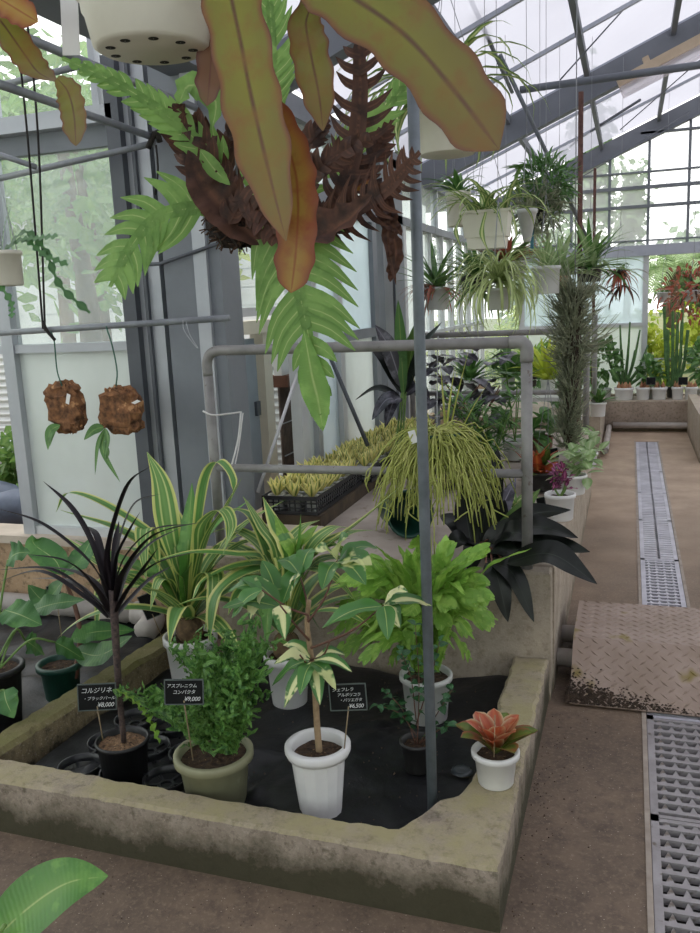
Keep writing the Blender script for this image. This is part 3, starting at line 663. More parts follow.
def frond(rach, lob, W, m_=None, nl=14, lobew=.5, ang=60, droop=.15, wing=.12, up=(0, 0, 1), shape=None, curl=0, jag=0, t0=.06):
    """pinnatifid frond: rachis curve with lobes on both sides"""
    mb = MB(); c = curve(rach, nl * 2 + 6); N = len(c); T = np.gradient(c, axis=0); up = np.asarray(up, float)
    L = np.linalg.norm(np.diff(c, axis=0), axis=1).sum()
    shp = shape or (lambda t: math.sin(PI * min(1, t * .85 + .13)) ** .6)
    side0 = None; ws = []
    for i in range(N):
        t = nrm(T[i]); s = np.cross(t, up); s = nrm(s) if np.linalg.norm(s) > .1 else (side0 if side0 is not None else V(1, 0, 0))
        if side0 is not None and np.dot(s, side0) < 0: s = -s
        side0 = s; ws.append(s)
    mb.ribbon(c, W * wing * np.array([.25 + .75 * shp(i / (N - 1)) if i < N - 3 else .3 for i in range(N)]), up, .1, 2)
    for k in range(nl):
        t = t0 + (1 - t0) * (k + .5) / nl; i = min(N - 2, int(t * (N - 1)))
        lw = L / nl * lobew; ln = W * shp(t) * (1 - .12 * jag * NR.rand())
        tt = nrm(T[i]); 
        for sgn in (-1, 1):
            s = ws[i] * sgn; nr = np.cross(ws[i], tt); a = math.radians(ang)
            d1 = s * math.sin(a) + tt * math.cos(a); d2 = s * math.sin(a * .65) + tt * math.cos(a * .65)
            p0 = c[i]; p1 = p0 + d1 * ln * .5 - nr * droop * ln * .15 + nr * curl * ln * NR.uniform(-.2, .35); p2 = p1 + d2 * ln * .55 - nr * droop * ln * .7 + nr * curl * ln * NR.uniform(-.3, .5)
            pc = curve([p0 - d1 * .002, p1, p2], 7)
            hw = lw * np.array([1.05, 1.0, .95, .86, .68, .4, .05])
            mb.ribbon(pc, hw, nr, .12, 2)
    return mb

# materials of leaves
L_black = leafmat('black_strap_leaf', [(0, '1f181e'), (.5, '130f13'), (1, '1f181e')], rough=.4, trans=.04, spec=.3)
L_var = leafmat('variegated_strap_leaf', [(0, '7ba25a'), (.25, '6b9850'), (.3, 'b9c97e'), (.38, 'c3d088'), (.45, '6a964e'), (.72, '5f8d47'), (.78, 'c6cd78'), (1, 'd3d684')], rough=.4, trans=.25)
L_var2 = leafmat('yellow_margined_leaf', [(0, '5c8a4c'), (.2, '6b9a55'), (.5, '5d8d4a'), (.6, '769f56'), (.68, 'ced07a'), (1, 'dcdb92')], rough=.4, trans=.25)
L_grn = leafmat('glossy_green_leaf', [(0, 'b0c47a'), (.05, '6f9c4c'), (.5, '5c8f43'), (1, '52843c')], '6fa04c', 14, rough=.35, trans=.25, veins=10)
L_lime = leafmat('lime_fern_leaf', [(0, 'b4cf70'), (.1, '86b048'), (1, '7aa842')], '9cc258', 20, rough=.45, trans=.35)
L_frill = leafmat('crested_fern_leaf', [(0, '86ad58'), (.3, '5a8a42'), (1, '79a552')], '406d33', 60, rough=.5, trans=.3)
L_sch = leafmat('cream_variegated_leaf', [(0, 'dfe0a8'), (.3, 'd5d99a'), (.42, '4e7d3c'), (1, '3b6a33')], 'dcdda4', 9, .53, .56, rough=.35, trans=.2)
L_schg = leafmat('green_variegated_leaf', [(0, 'a8bb6a'), (.08, '45763a'), (.6, '4a7a3a'), (1, '4f7f3c')], 'cfd695', 7, .60, .63, rough=.3, trans=.2)
L_small = leafmat('small_dark_leaf', [(0, '5b8050'), (.1, '34603a'), (1, '2d5533')], '477a45', 15, rough=.4, trans=.2)
L_brom = leafmat('red_bromeliad_leaf', [(0, 'cf7048'), (.45, 'bf5c40'), (.75, 'c98a62'), (1, 'dccba4')], 'd9a57c', 16, .5, .7, rough=.35, trans=.3, along=('6d7a3c', [(0, .9), (.35, 0)]))
L_bromg = leafmat('green_bromeliad_leaf', [(0, '7d8a3d'), (.6, '5f7a34'), (1, 'a05a42')], 'a85c45', 14, .52, .66, rough=.35, trans=.3)
L_alo = leafmat('ribbed_green_leaf', [(0, 'a5b97a'), (.05, '4d7d40'), (1, '3c6b36')], '5c8c48', 10, rough=.4, trans=.25, veins=7)
L_epi = leafmat('epiphyllum_stem', [(0, '5f3c2a'), (.04, '66552c'), (.1, '858232'), (.78, '7d7830'), (.93, '7f5434'), (1, '5f352c')], '86602f', 22, .46, .8, rough=.42, trans=.14, along=('7a4e40', [(.55, 0), (1, .55)]))
L_epio = leafmat('orange_epiphyllum_stem', [(0, '8a4a26'), (.1, 'a08038'), (.6, '98682e'), (1, '7a3824')], '8a4428', 18, .48, .7, rough=.45, trans=.18)
L_epip = leafmat('pinkish_epiphyllum_stem', [(0, '7a4a40'), (.1, '8a6248'), (.7, '8a604a'), (1, '6d3f3c')], '7b7038', 8, .5, .7, rough=.45, trans=.25)
L_dry = leafmat('basket_fern_green', [(0, 'b8cc82'), (.12, '82aa56'), (1, '739f4b')], '8db65e', 12, rough=.45, trans=.35, veins=14)
L_brown = leafmat('dead_brown_frond', [(0, '6a4634'), (.3, '4a2e22'), (1, '5a3a2c')], '2e1c15', 20, .45, .65, rough=.7, trans=.15)
L_dark = leafmat('dark_broad_leaf', [(0, '3a403a'), (.04, '131813'), (1, '0d110e')], '1b231b', 8, .5, .7, rough=.3, trans=.03, spec=.32)
L_darkg = leafmat('dark_leaf_underside', [(0, '93a95c'), (.06, '5d7a36'), (1, '4a672e')], '3a5528', 9, rough=.35, trans=.2)
L_met = leafmat('metallic_purple_leaf', [(0, '8d8a96'), (.1, '46434d'), (1, '2a2830')], '6a6873', 10, rough=.3, trans=.05)
L_spid = leafmat('spider_plant_leaf', [(0, 'cfd59a'), (.3, 'c5cd8c'), (.42, '7c9a55'), (1, '6c8f4b')], rough=.45, trans=.3)
L_spidp = leafmat('pale_spider_leaf', [(0, 'c9d09c'), (.4, 'b3c085'), (1, '93a968')], rough=.45, trans=.3)
L_rhip = leafmat('yellow_green_strand', [(0, 'bdc468'), (1, 'a9b256')], 'cfd17c', 12, rough=.5, trans=.2)
L_sans = leafmat('golden_sansevieria_leaf', [(0, '7a8f4c'), (.2, '93a656'), (.32, 'f0e694'), (1, 'f6eea6')], rough=.4, trans=.2)
L_till = leafmat('grey_airplant_leaf', [(0, '8d937a'), (1, '6a7059')], 'a3a58c', 25, rough=.7, trans=.2)
L_orng = leafmat('orange_croton_leaf', [(0, 'd88a4a'), (.3, 'c8623a'), (1, '9c4a32')], '7d7a3a', 10, .55, .65, rough=.4, trans=.25)
L_purp = leafmat('magenta_leaf', [(0, 'c07aa0'), (.3, '8d3f6a'), (1, '6a2c50')], rough=.45, trans=.2)
L_pale = leafmat('pale_green_leaf', [(0, 'c5d3a8'), (.3, 'a3bd84'), (1, '86a86a')], 'b9cca0', 12, rough=.5, trans=.3)
L_mid = leafmat('mid_green_leaf', [(0, '94ad62'), (.1, '5f8a48'), (1, '557f42')], '4a7239', 12, rough=.45, trans=.25)
L_red = leafmat('red_leaf', [(0, 'b0604c'), (1, '8a4638')], '75623a', 14, .5, .65, rough=.45, trans=.25)
L_yel = leafmat('yellow_green_outdoor_leaf', [(0, 'd3dc5c'), (1, 'bccb4a')], '9cba45', 3, rough=.5, trans=.4)
m_bstem = mat('brown_stem', '8a7358', 'a58d6e', 40, .8, 0, .4)
m_gstem = mat('green_stem', '5d7d3e', '74924c', 20, .5)
m_rstem = mat('reddish_stem', '5a3a30', '74503f', 20, .6)

# ------------------------------------------------------------------ hand-written price signs
m_board = mat('chalk_board', '0d0e0f', '141516', 20, .7, spec=.2)
m_bframe = mat('sign_edge', '4c5552', None)
m_chalk = mat('white_chalk_pen', 'd5d8d8', None)
def sign(px, py, y, wpx, hpx, lines, foot, label, tilt=0, sizes=None):
    c = PY(px, py, y); sc_ = np.linalg.norm(c - EYE) * .985 / FPX; W, Hh = wpx * sc_ / 2, hpx * sc_ / 2
    T = Thing('price_sign', label, 'sign', foot)
    x = nrm(V(math.cos(tilt), 0, math.sin(tilt))); z = nrm(V(-math.sin(tilt), .12, math.cos(tilt))); n_ = np.cross(x, z)
    yaw = math.atan2(-c[0], c[1]) * .6
    def rot(v): return V(v[0] * math.cos(yaw) - v[1] * math.sin(yaw), v[0] * math.sin(yaw) + v[1] * math.cos(yaw), v[2])
    x, z, n_ = rot(x), rot(z), rot(n_)
    bd = T.part('board', MB().obox(c, x * W, n_ * .0012, z * Hh), m_board, False)
    e = MB(); th = .0016
    for s in (-1, 1): e.obox(c + z * Hh * s, x * (W + th), n_ * .002, z * th); e.obox(c + x * W * s, x * th, n_ * .002, z * Hh)
    T.part('edge', e, m_bframe, False)
    T.part('stake', MB().tube([np.asarray(foot, float), c - z * Hh * .7 - n_ * -.003], .0019, 6), mat('bamboo_stake', '8d7d62', None))
    f = n_ if np.dot(n_, EYE - c) > 0 else -n_
    R3 = Matrix(((x[0], z[0], f[0]), (x[1], z[1], f[1]), (x[2], z[2], f[2])))
    for i, (txt, u, v, s) in enumerate(lines):
        cu = bpy.data.curves.new('lettering', 'FONT'); cu.body = txt; cu.size = s * Hh * 2; cu.shear = .25; cu.space_character = .92; cu.resolution_u = 2; cu.offset = .0
        tmp = bpy.data.objects.new('tmp_text', cu); COL.objects.link(tmp)
        me = bpy.data.meshes.new_from_object(tmp.evaluated_get(bpy.context.evaluated_depsgraph_get())); bpy.data.objects.remove(tmp)
        me.materials.clear(); me.materials.append(m_chalk); me.name = 'lettering'
        o = bpy.data.objects.new('lettering', me); COL.objects.link(o); o.parent = bd
        M4 = R3.to_4x4(); M4.translation = Vector((c + x * W * u + z * Hh * v + f * .0022 - T.loc).tolist()); o.matrix_local = M4
    return T

# ------------------------------------------------------------------ bed plants
# black cordyline
cb = PZ(122, 738, .225); cz = .075
T = Thing('black_cordyline', 'black strap-leaved cordyline in a black pot standing in the pot tray', 'potted plant', (cb[0], cb[1], cz))
pot(T, (cb[0], cb[1], cz), .078, .062, .15, m_blackp, rim=.004, rimh=.012, soil=m_bark)
CY = cb[1]
stem(T, pp([(124, 742), (119, 690), (116, 645), (113, 590)], CY), .0085, .013, mat('cordyline_trunk', '2c2226', '5a4a44', 90, .7), 'trunk')
BL = [([(112, 600), (108, 553), (127, 488), (152, 465)], -.05), ([(110, 600), (93, 546), (72, 509), (43, 481)], .05), ([(114, 600), (119, 546), (134, 505), (160, 494)], .1),
      ([(110, 605), (93, 567), (45, 526), (-4, 508)], -.1), ([(115, 605), (123, 574), (154, 536), (206, 521)], -.15), ([(116, 610), (134, 584), (158, 563), (200, 551)], -.05),
      ([(109, 612), (96, 590), (69, 563), (25, 554)], -.2), ([(109, 615), (90, 596), (51, 570), (-5, 570)], -.12), ([(108, 618), (88, 600), (41, 572), (-8, 584)], .0),
      ([(113, 600), (115, 553), (119, 521)], .12), ([(115, 615), (126, 594), (140, 575), (158, 548)], -.1), ([(113, 600), (124, 560), (152, 531), (192, 524)], .05),
      ([(112, 615), (101, 590), (80, 574), (45, 566)], .1), ([(113, 602), (103, 560), (96, 535), (84, 525)], .15), ([(115, 612), (128, 572), (150, 545), (180, 528)], .18),
      ([(114, 620), (130, 600), (150, 580), (172, 566)], .2), ([(111, 618), (100, 605), (70, 582), (30, 578)], .22), ([(113, 600), (117, 560), (128, 535), (140, 512)], .0)]
for pts, dy in BL: leaf(T, pp(pts, CY, CY + dy), .0105, L_black, 22, fold=.35, tip=.35)
# pot carrier tray
ty = Thing('pot_tray', 'black plastic pot carrier tray of linked rings behind the kerb', 'tray', (-1.6, 2.1, BZ))
m_tray = mat('black_tray_plastic', '1a1b1d', '2a2c2f', 9, .32)
tx0, ty0, tp = cb[0] - .01, cb[1] + .005, .155
for i in range(-1, 2):
    for j in range(0, 3):
        cx, cy = tx0 + (i - .55) * tp * .98 + .085, ty0 + j * tp - .01
        if cx < -1.75 + .1 * (cy - 2): continue
        q = MB(); q.lathe([(.062, .018), (.064, .042), (.069, .044), (.070, .04), (.066, .018)], (cx, cy, BZ), 24); rg = ty.part('ring', q, m_tray)
        q = MB()
        for a in range(6):
            th = a * PI / 3 + .3; q.obox((cx + .045 * math.cos(th), cy + .045 * math.sin(th), BZ + .016), (.022 * math.cos(th), .022 * math.sin(th), 0), (-.004 * math.sin(th), .004 * math.cos(th), 0), (0, 0, .004))
        q.lathe([(.018, .012), (.018, .02), (.026, .02), (.026, .012)], (cx, cy, BZ), 14); ty.part('base_web', q, m_tray, False, rg)
        q = MB(); q.obox((cx + tp / 2, cy, BZ + .035), (.012, 0, 0), (0, .004, 0), (0, 0, .01)); q.obox((cx, cy + tp / 2, BZ + .035), (.004, 0, 0), (0, .012, 0), (0, 0, .01)); ty.part('link', q, m_tray, False)
sign(97, 697, CY - .06, 35, 25, [('コルジリネ', -.85, .35, .24), ('・ブラックパール', -.75, -.2, .155), ('¥8,000', .0, -.75, .24)], PY(103, 741, CY - .05) * 1., 'small black price sign in the pot of the black cordyline', -.03)

# crested fern in olive pot
c = PZ(214, 758, .215); T = Thing('crested_fern', 'frilly bright green crested fern in an olive plastic pot', 'potted plant', (c[0], c[1], BZ))
pot(T, (c[0], c[1], BZ), .103, .082, .165, m_olive, rim=.013, rimh=.026); FY = c[1]
def crested(T, pts, W, tuft=True, m=L_frill, lob=True):
    mb = MB(); n = 30; cc = curve(pts, n); t = np.linspace(0, 1, n)
    hw = W * (.25 + .75 * np.sin(PI * np.clip(t * .9 + .05, 0, 1))) * (1 + .25 * np.sin(t * 55 + NR.uniform(0, 6)))
    upv = nrm(V(-cc[-1][0] * .0 + NR.uniform(-.6, .6), -1, .5)); mb.ribbon(cc, hw, upv, .25, 4, .55, 9, 0, NR.uniform(0, 6))
    if tuft:
        for _ in range(60):
            i = NR.randint(n // 4, n); b = cc[i] + NR.randn(3) * .012
            a = nrm(NR.randn(3) + V(0, 0, 1.3)); l = NR.uniform(.012, .03)
            q = curve([b, b + a * l * .5, b + a * l + NR.randn(3) * .012], 6); mb.ribbon(q, NR.uniform(.0028, .0055) * np.array([.5, .9, 1.1, 1.3, 1.2, .45]), NR.randn(3), .4, 2, .6, 2)
    T.part('frond', mb, m)
bo = (222, 752)
FT = [(122, 690, -.02), (148, 688, .0), (160, 695, -.05), (175, 648, .06), (183, 655, .0), (200, 648, -.02), (212, 636, .1), (228, 630, .12), (245, 626, .1), (259, 620, .1), (264, 640, .05), (266, 667, -.03), (190, 672, -.1), (205, 690, -.14), (240, 690, -.12), (165, 705, -.1), (225, 660, -.06), (248, 655, .0), (268, 645, .12), (196, 640, .15), (232, 645, .18), (210, 665, -.1), (262, 692, .05), (190, 708, -.13), (228, 712, -.14), (175, 722, -.1), (252, 712, -.08), (245, 640, -.02), (205, 655, .05), (185, 690, .05), (238, 668, -.1), (218, 682, -.13), (256, 678, -.05)]
for px, py, dy in FT:
    b = (bo[0] + NR.uniform(-18, 18), bo[1] + NR.uniform(-6, 4)); mx_ = (lerp(b[0], px, .4) + NR.uniform(-5, 5), lerp(b[1], py, .55))
    crested(T, pp([b, mx_, (px, py)], FY + NR.uniform(-.03, .03), FY + dy), .015 if py < 700 else .014)
leaf(T, pp([(160, 745), (150, 722), (135, 702), (114, 688)], FY - .02, FY - .1), .015, L_lime, 30, 'ell', .2, 4, 'frond', ruf=.8, rf=9)
sign(184, 692, FY - .17, 37, 24, [('アスプレニウム', -.9, .4, .18), ('コンパクタ', -.6, -.12, .19), ('¥9,000', .0, -.72, .25)], PY(193, 760, FY - .085), 'small black price sign in the olive pot of the crested fern', -.04)

# variegated schefflera in tall white pot
c = PZ(318, 751, .272); T = Thing('variegated_schefflera', 'variegated umbrella tree with bare stem in a tall fluted white pot', 'potted plant', (c[0], c[1], BZ)); SY = c[1]
pot(T, (c[0], c[1], BZ), .080, .058, .222, m_white, rim=.013, rimh=.03, facets=14, depth=.03)
stem(T, pp([(320, 760), (317, 725), (315, 690), (311, 655), (307, 625), (309, 600)], SY, SY + .02), .0105, .007, m_bstem, 'trunk', 18)
for b, t, dy in (((311, 648), (384, 605), .0), ((309, 640), (280, 605), -.1), ((308, 622), (337, 560), .05), ((308, 620), (300, 575), .1), ((311, 660), (330, 640), -.08), ((312, 668), (300, 655), -.08), ((308, 615), (262, 590), -.05)):
    stem(T, pp([b, ((b[0] + t[0]) / 2 + 3, (b[1] + t[1]) / 2 + 5), t], SY, SY + dy), .0035, .0022, m_rstem, 'branch', 8, 6)
def leafto(T, a, b, ya, yb, W, m, sag=6, p=.8, name='leaf', nx=4, fold=.25, up=(0, -.3, 1), ruf=.15):
    mid = ((a[0] + b[0]) / 2, (a[1] + b[1]) / 2 - sag)
    leaf(T, pp([a, mid, b], ya, yb), W, m, 12, 'ell', fold, nx, name, up, ruf=ruf, rf=2, p=p)
for a, b, W, m, dy in [((280, 607), (222, 608), .024, L_schg, -.1), ((280, 605), (240, 578), .02, L_schg, .0), ((280, 605), (285, 640), .018, L_sch, -.12), ((280, 606), (262, 560), .02, L_schg, .1), ((282, 604), (303, 565), .02, L_schg, .1),
     ((337, 560), (315, 552), .02, L_schg, -.1), ((337, 560), (345, 540), .03, L_schg, -.05), ((337, 562), (372, 565), .026, L_schg, -.05), ((338, 562), (366, 585), .022, L_schg, -.1), ((335, 562), (322, 590), .02, L_schg, -.12), ((340, 558), (378, 548), .02, L_schg, .1),
     ((384, 605), (408, 592), .016, L_sch, -.05), ((384, 605), (432, 606), .018, L_sch, .03), ((382, 606), (322, 628), .024, L_schg, -.08), ((384, 606), (388, 640), .018, L_schg, -.1), ((384, 605), (400, 628), .018, L_sch, -.02),
     ((300, 575), (278, 560), .02, L_schg, .12), ((300, 575), (312, 548), .02, L_schg, .15), ((300, 575), (290, 600), .02, L_sch, .0), ((262, 590), (232, 618), .02, L_schg, -.1), ((262, 590), (250, 620), .018, L_sch, -.08), ((262, 590), (228, 592), .02, L_schg, -.02),
     ((314, 660), (352, 672), .014, L_sch, -.1), ((314, 660), (345, 655), .013, L_sch, -.02), ((313, 662), (320, 705), .016, L_sch, -.12), ((311, 662), (284, 708), .017, L_sch, -.12), ((310, 660), (274, 664), .016, L_sch, -.1), ((311, 664), (300, 695), .016, L_schg, -.14), ((310, 658), (283, 645), .016, L_sch, .02), ((312, 662), (336, 690), .014, L_schg, -.13), ((310, 660), (272, 686), .016, L_schg, -.05)]:
    leafto(T, a, b, SY - .01 + dy * .4, SY + dy, W * 1.4, m)
sign(348, 697, SY - .02, 36, 26, [('シェフレラ', -.85, .48, .17), ('アルボリコラ', -.6, .08, .155), ('・バリエガタ', -.5, -.32, .15), ('¥6,500', .0, -.82, .22)], PY(344, 752, SY - .01), 'small black price sign in the white pot of the umbrella tree', .05)

# bromeliad on the kerb
c = PZ(494, 789, KT) + V(0, .035, 0); T = Thing('red_bromeliad', 'small red and green bromeliad in a white pot on the kerb', 'potted plant', (c[0], c[1], KT)); BY = c[1]
pot(T, (c[0], c[1], KT), .06, .046, .10, m_white, rim=.007, rimh=.018)
cb2 = V(c[0], c[1], KT + .085)
for k in range(16):
    az = k * 2.4 + .5; ring = k / 16
    L = .14 - .03 * ring; el = .75 + .6 * ring
    leaf(T, arc(cb2 + V(0, 0, .01 * ring), az, el, L, .75 - .35 * ring, 9), .033 - .008 * ring, L_bromg if k < 6 else L_brom, 10, 'ell', .35, 4, p=1.3, q=.55)
T.part('stake', MB().tube([PY(494, 757, BY - .05), PY(495, 715, BY - .045)], .0016, 5), m_bstem)
# small shrub in dark pot
c = PZ(417, 747, .15); T = Thing('small_shrub', 'thin small-leaved green seedling in a little dark pot beside the post', 'potted plant', (c[0], c[1], BZ)); 
pot(T, (c[0], c[1], BZ), .05, .036, .10, m_darkp, rim=.004, rimh=.012)
sy = c[1]; tips = []
for b, t in (((417, 750), (415, 625)), ((416, 745), (385, 690)), ((417, 748), (452, 690)), ((416, 735), (378, 705)), ((416, 725), (440, 640)), ((416, 720), (400, 650)), ((417, 745), (458, 725))):
    dy = NR.uniform(-.08, .1); q = curve(pp([b, ((b[0] + t[0]) / 2 + 3, (b[1] + t[1]) / 2 - 6), t], sy, sy + dy), 12)
    T.part('stem', MB().tube(q, np.linspace(.0022, .001, 12), 5), m_rstem); tips.append(q)
lm_ = MB().ribbon(curve([(0, 0, 0), (.012, 0, .003), (.027, 0, -.002)], 7), ellw(7, .0095, .85, .8), (0, 0, 1), .2, 2).mesh('leaf', L_small)
for q in tips:
    for i in range(3, 12):
        for s in (-1, 1):
            T.share('leaf', lm_, q[i], rot=(NR.uniform(-.5, .5), NR.uniform(-.3, .5), NR.uniform(0, 6.3)), scale=NR.uniform(.8, 1.35))
# lime fern
c = PZ(426, 681, .21); T = Thing('lime_fern', 'bushy lime green fern with lobed fronds in a grey-white pot', 'potted plant', (c[0], c[1], BZ)); LY = c[1]
pot(T, (c[0], c[1], BZ), .085, .068, .165, m_greyp, rim=.007, rimh=.02)
LF = [(330, 590), (345, 570), (352, 612), (368, 560), (385, 552), (372, 628), (398, 545), (412, 556), (425, 548), (380, 650), (345, 640), (440, 555), (455, 565), (405, 640), (470, 575), (485, 585), (430, 640), (498, 620), (475, 640), (490, 545), (455, 650), (395, 590), (420, 600), (440, 600), (460, 610), (360, 590), (378, 600), (405, 570), (447, 580), (340, 655), (365, 655), (472, 660), (415, 655), (480, 605), (532, 548), (388, 665), (350, 545), (362, 575), (390, 565), (418, 535), (436, 570), (410, 615), (345, 620), (395, 625), (450, 630), (335, 605), (375, 545), (428, 620), (465, 595), (490, 600), (360, 640)] + [(NR.uniform(335, 492), NR.uniform(540, 650)) for _ in range(26)] + [(NR.uniform(322, 395), NR.uniform(545, 665)) for _ in range(22)] + [(NR.uniform(440, 500), NR.uniform(560, 640)) for _ in range(8)]
for k, (px, py) in enumerate(LF):
    dy = NR.uniform(-.22, .2); b = (426 + NR.uniform(-14, 14), 672); up_ = 30 if py > 580 else 8
    q = pp([b, (lerp(b[0], px, .45), min(b[1], lerp(b[1], py, .7)) - up_), (px, py)], LY, LY + dy)
    if k % 2 == 0: leaf(T, q, .0165, L_lime, 18, 'ell', .25, 4, 'frond', ruf=.3, rf=4, p=1.15)
    else: T.part('frond', frond(q, 0, .058, nl=7, lobew=.3, ang=36, droop=.2, wing=.2, up=(0, -.6, 1), shape=lambda t: max(.12, math.sin(PI * min(1, (t - .3) / .75)) ** .7) if t > .35 else .08), L_lime)
# variegated strap plants
def strap_plant(label, rim, rz, rr, paths, L, rnd, y_off=0):
    c = PZ(rim[0], rim[1], rz); T = Thing('variegated_strap_plant', label, 'potted plant', (c[0], c[1], BZ)); y = c[1]
    pot(T, (c[0], c[1], BZ), rr, rr * .78, rz - BZ, m_white, rim=.008, rimh=.03)
    b = V(c[0], c[1], rz)
    T.part('bulb', MB().lathe([(.03, -.03), (.05, 0), (.052, .03), (.042, .06), (.02, .08)], b, 14), mat('bulb_base', '4a3a2c', '7b6448', 25, .9, 0, .6))
    for k, (pts, W, m, dy) in enumerate(paths): leaf(T, [b + V(0, 0, .05)] + pp(pts, y, y + dy), W * 1.85, m, 26, fold=.22, nx=8, tip=.55)
    for az, el, Ln, dr, W, m in rnd: leaf(T, arc(b + V(0, 0, .05), az, el, Ln, dr, 14), W, m, 22, fold=.22, nx=8, tip=.55)
    return T
V1 = [([(170, 540), (161, 485), (147, 452)], .026, L_var, .1), ([(188, 545), (192, 483)], .022, L_grn, .1), ([(198, 530), (206, 478), (219, 462), (233, 480), (230, 505)], .017, L_var2, -.05), ([(200, 555), (204, 525), (222, 510), (231, 527), (223, 555)], .02, L_var, -.12),
      ([(165, 550), (113, 509), (70, 493), (56, 512)], .014, L_var2, .05), ([(160, 560), (120, 530), (60, 510)], .018, L_var2, .12), ([(160, 575), (146, 530), (143, 545), (146, 580)], .02, L_var, -.15), ([(205, 545), (225, 510), (242, 478)], .016, L_var, .0),
      ([(165, 580), (120, 560), (75, 540)], .022, L_grn, .15), ([(160, 580), (105, 575), (98, 610), (97, 640)], .012, L_var2, -.1), ([(180, 560), (175, 520), (165, 500)], .022, L_var, .2), ([(215, 560), (245, 525), (285, 500)], .018, L_var, .15), ([(200, 580), (215, 575), (212, 610), (205, 630)], .018, L_var, -.2),
      ([(150, 590), (95, 560), (62, 535)], .018, L_var, .2), ([(190, 560), (210, 530), (250, 500)], .02, L_grn, .25), ([(175, 590), (160, 580), (150, 610)], .018, L_var, -.12), ([(212, 570), (240, 545), (262, 540)], .02, L_var, .1)]
strap_plant('yellow striped strap-leaved plant in a white pot nearest the mossy narrow kerb', (190, 634), .30, .095, V1, L_var, [(a, 1.05 - .25 * (i % 3), .52, 1.3, .034, L_var if i % 2 else L_var2) for i, a in enumerate((.3, .7, 1.1, 1.5, 1.9, 2.3, 2.7, 3.1, 3.6, 4.4, 5.1, 5.6, 6.0))])
V2 = [([(300, 560), (327, 546), (365, 518), (402, 485)], .024, L_var2, .05), ([(280, 555), (262, 525), (243, 496)], .017, L_var, .05), ([(288, 550), (276, 525), (263, 497)], .02, L_var2, .1), ([(299, 555), (301, 514)], .012, L_grn, .0), ([(270, 565), (234, 555), (190, 553), (150, 562)], .018, L_var2, -.1),
      ([(275, 575), (245, 573), (216, 597), (209, 642)], .027, L_var2, -.22), ([(272, 572), (240, 566), (205, 580), (192, 600)], .02, L_var2, -.12), ([(272, 568), (251, 517), (224, 508)], .014, L_var2, .1), ([(270, 575), (230, 570), (195, 575)], .015, L_var, .0), ([(275, 585), (268, 610), (267, 645)], .018, L_grn, -.12), ([(305, 565), (335, 545), (345, 560)], .02, L_var, .1),
      ([(270, 560), (235, 530), (205, 535)], .018, L_var, .15), ([(310, 570), (345, 560), (370, 585)], .02, L_var, .15), ([(285, 560), (300, 530), (320, 520)], .018, L_var, .2), ([(265, 580), (240, 590), (228, 615)], .016, L_var2, -.15), ([(285, 560), (260, 540), (238, 545)], .02, L_var, .25), ([(305, 560), (330, 530), (350, 528)], .02, L_var, .22), ([(295, 555), (285, 535), (275, 515)], .022, L_lime, .05), ([(300, 555), (310, 535), (318, 525)], .02, L_lime, .05), ([(300, 575), (330, 575), (355, 600)], .02, L_var, -.05), ([(310, 560), (345, 535), (375, 530)], .02, L_var, .3), ([(280, 575), (255, 590), (250, 625)], .02, L_grn, .1), ([(290, 580), (300, 600), (320, 630)], .02, L_grn, .1), ([(265, 570), (225, 545), (210, 560)], .02, L_var, .3)]
strap_plant('cream edged strap-leaved plant in a white pot behind the umbrella tree', (287, 652), .27, .078, V2, L_var2, [(a, .95, .46, 1.4, .03, L_var2) for a in (.2, .8, 1.4, 2.0, 2.6, 3.4, 5.9)])
# alocasia group at the left
c = PZ(60, 668, .19); T = Thing('alocasia', 'ribbed broad-leaved plant with reddish stem in a dark green pot', 'potted plant', (c[0], c[1], BZ)); AY = c[1]
pot(T, (c[0], c[1], BZ), .075, .06, .14, m_greenp)
stem(T, pp([(75, 678), (80, 640), (76, 610), (62, 572)], AY, AY + .1), .012, .007, m_rstem, 'stem')
for pts, W, dy, m in [([(62, 575), (55, 560), (35, 545), (32, 535)], .05, .0, L_alo), ([(62, 575), (80, 560), (92, 538)], .055, .15, L_alo), ([(64, 580), (45, 600), (28, 585)], .045, -.02, L_alo), ([(70, 640), (95, 632), (135, 630)], .045, .1, L_alo), ([(74, 650), (100, 655), (132, 636)], .05, -.05, L_alo)]:
    leaf(T, pp(pts, AY, AY + dy), W, m, 16, 'ell', .15, 6, ruf=.12, rf=3, up=(0, -.7, .8))
c = PZ(-4, 672, .3); T = Thing('philodendron', 'large-leaved green plant in a tall black pot beside the mossy kerb', 'potted plant', (c[0], c[1], BZ)); AY = c[1]
pot(T, (c[0], c[1], BZ), .085, .06, .25, m_blackp, rim=.012)
for pts, W, dy in [([(-5, 665), (0, 610), (8, 560), (30, 552)], .06, .1), ([(-5, 668), (-10, 630), (5, 610), (42, 625)], .055, -.05), ([(0, 668), (10, 640), (28, 612), (85, 600)], .045, .15), ([(-5, 670), (-8, 690), (4, 690), (14, 718)], .045, -.12), ([(-5, 668), (-20, 600), (-30, 560)], .06, .1), ([(-5, 665), (15, 630), (25, 640), (45, 655)], .05, .2), ([(0, 668), (30, 640), (55, 642), (85, 660)], .04, .22)]:
    q = pp(pts, AY, AY + dy); T.part('petiole', MB().tube(curve(q[:-1], 10), .004, 6), m_gstem)
    leaf(T, [q[-2], lerp(q[-2], q[-1], .5) + V(0, -.01, .012), q[-1]] if len(pts) > 3 else q[-2:], W * 1.0, L_alo, 14, 'ell', .12, 6, ruf=.2, rf=3, up=(0, -.6, 1), p=.7)
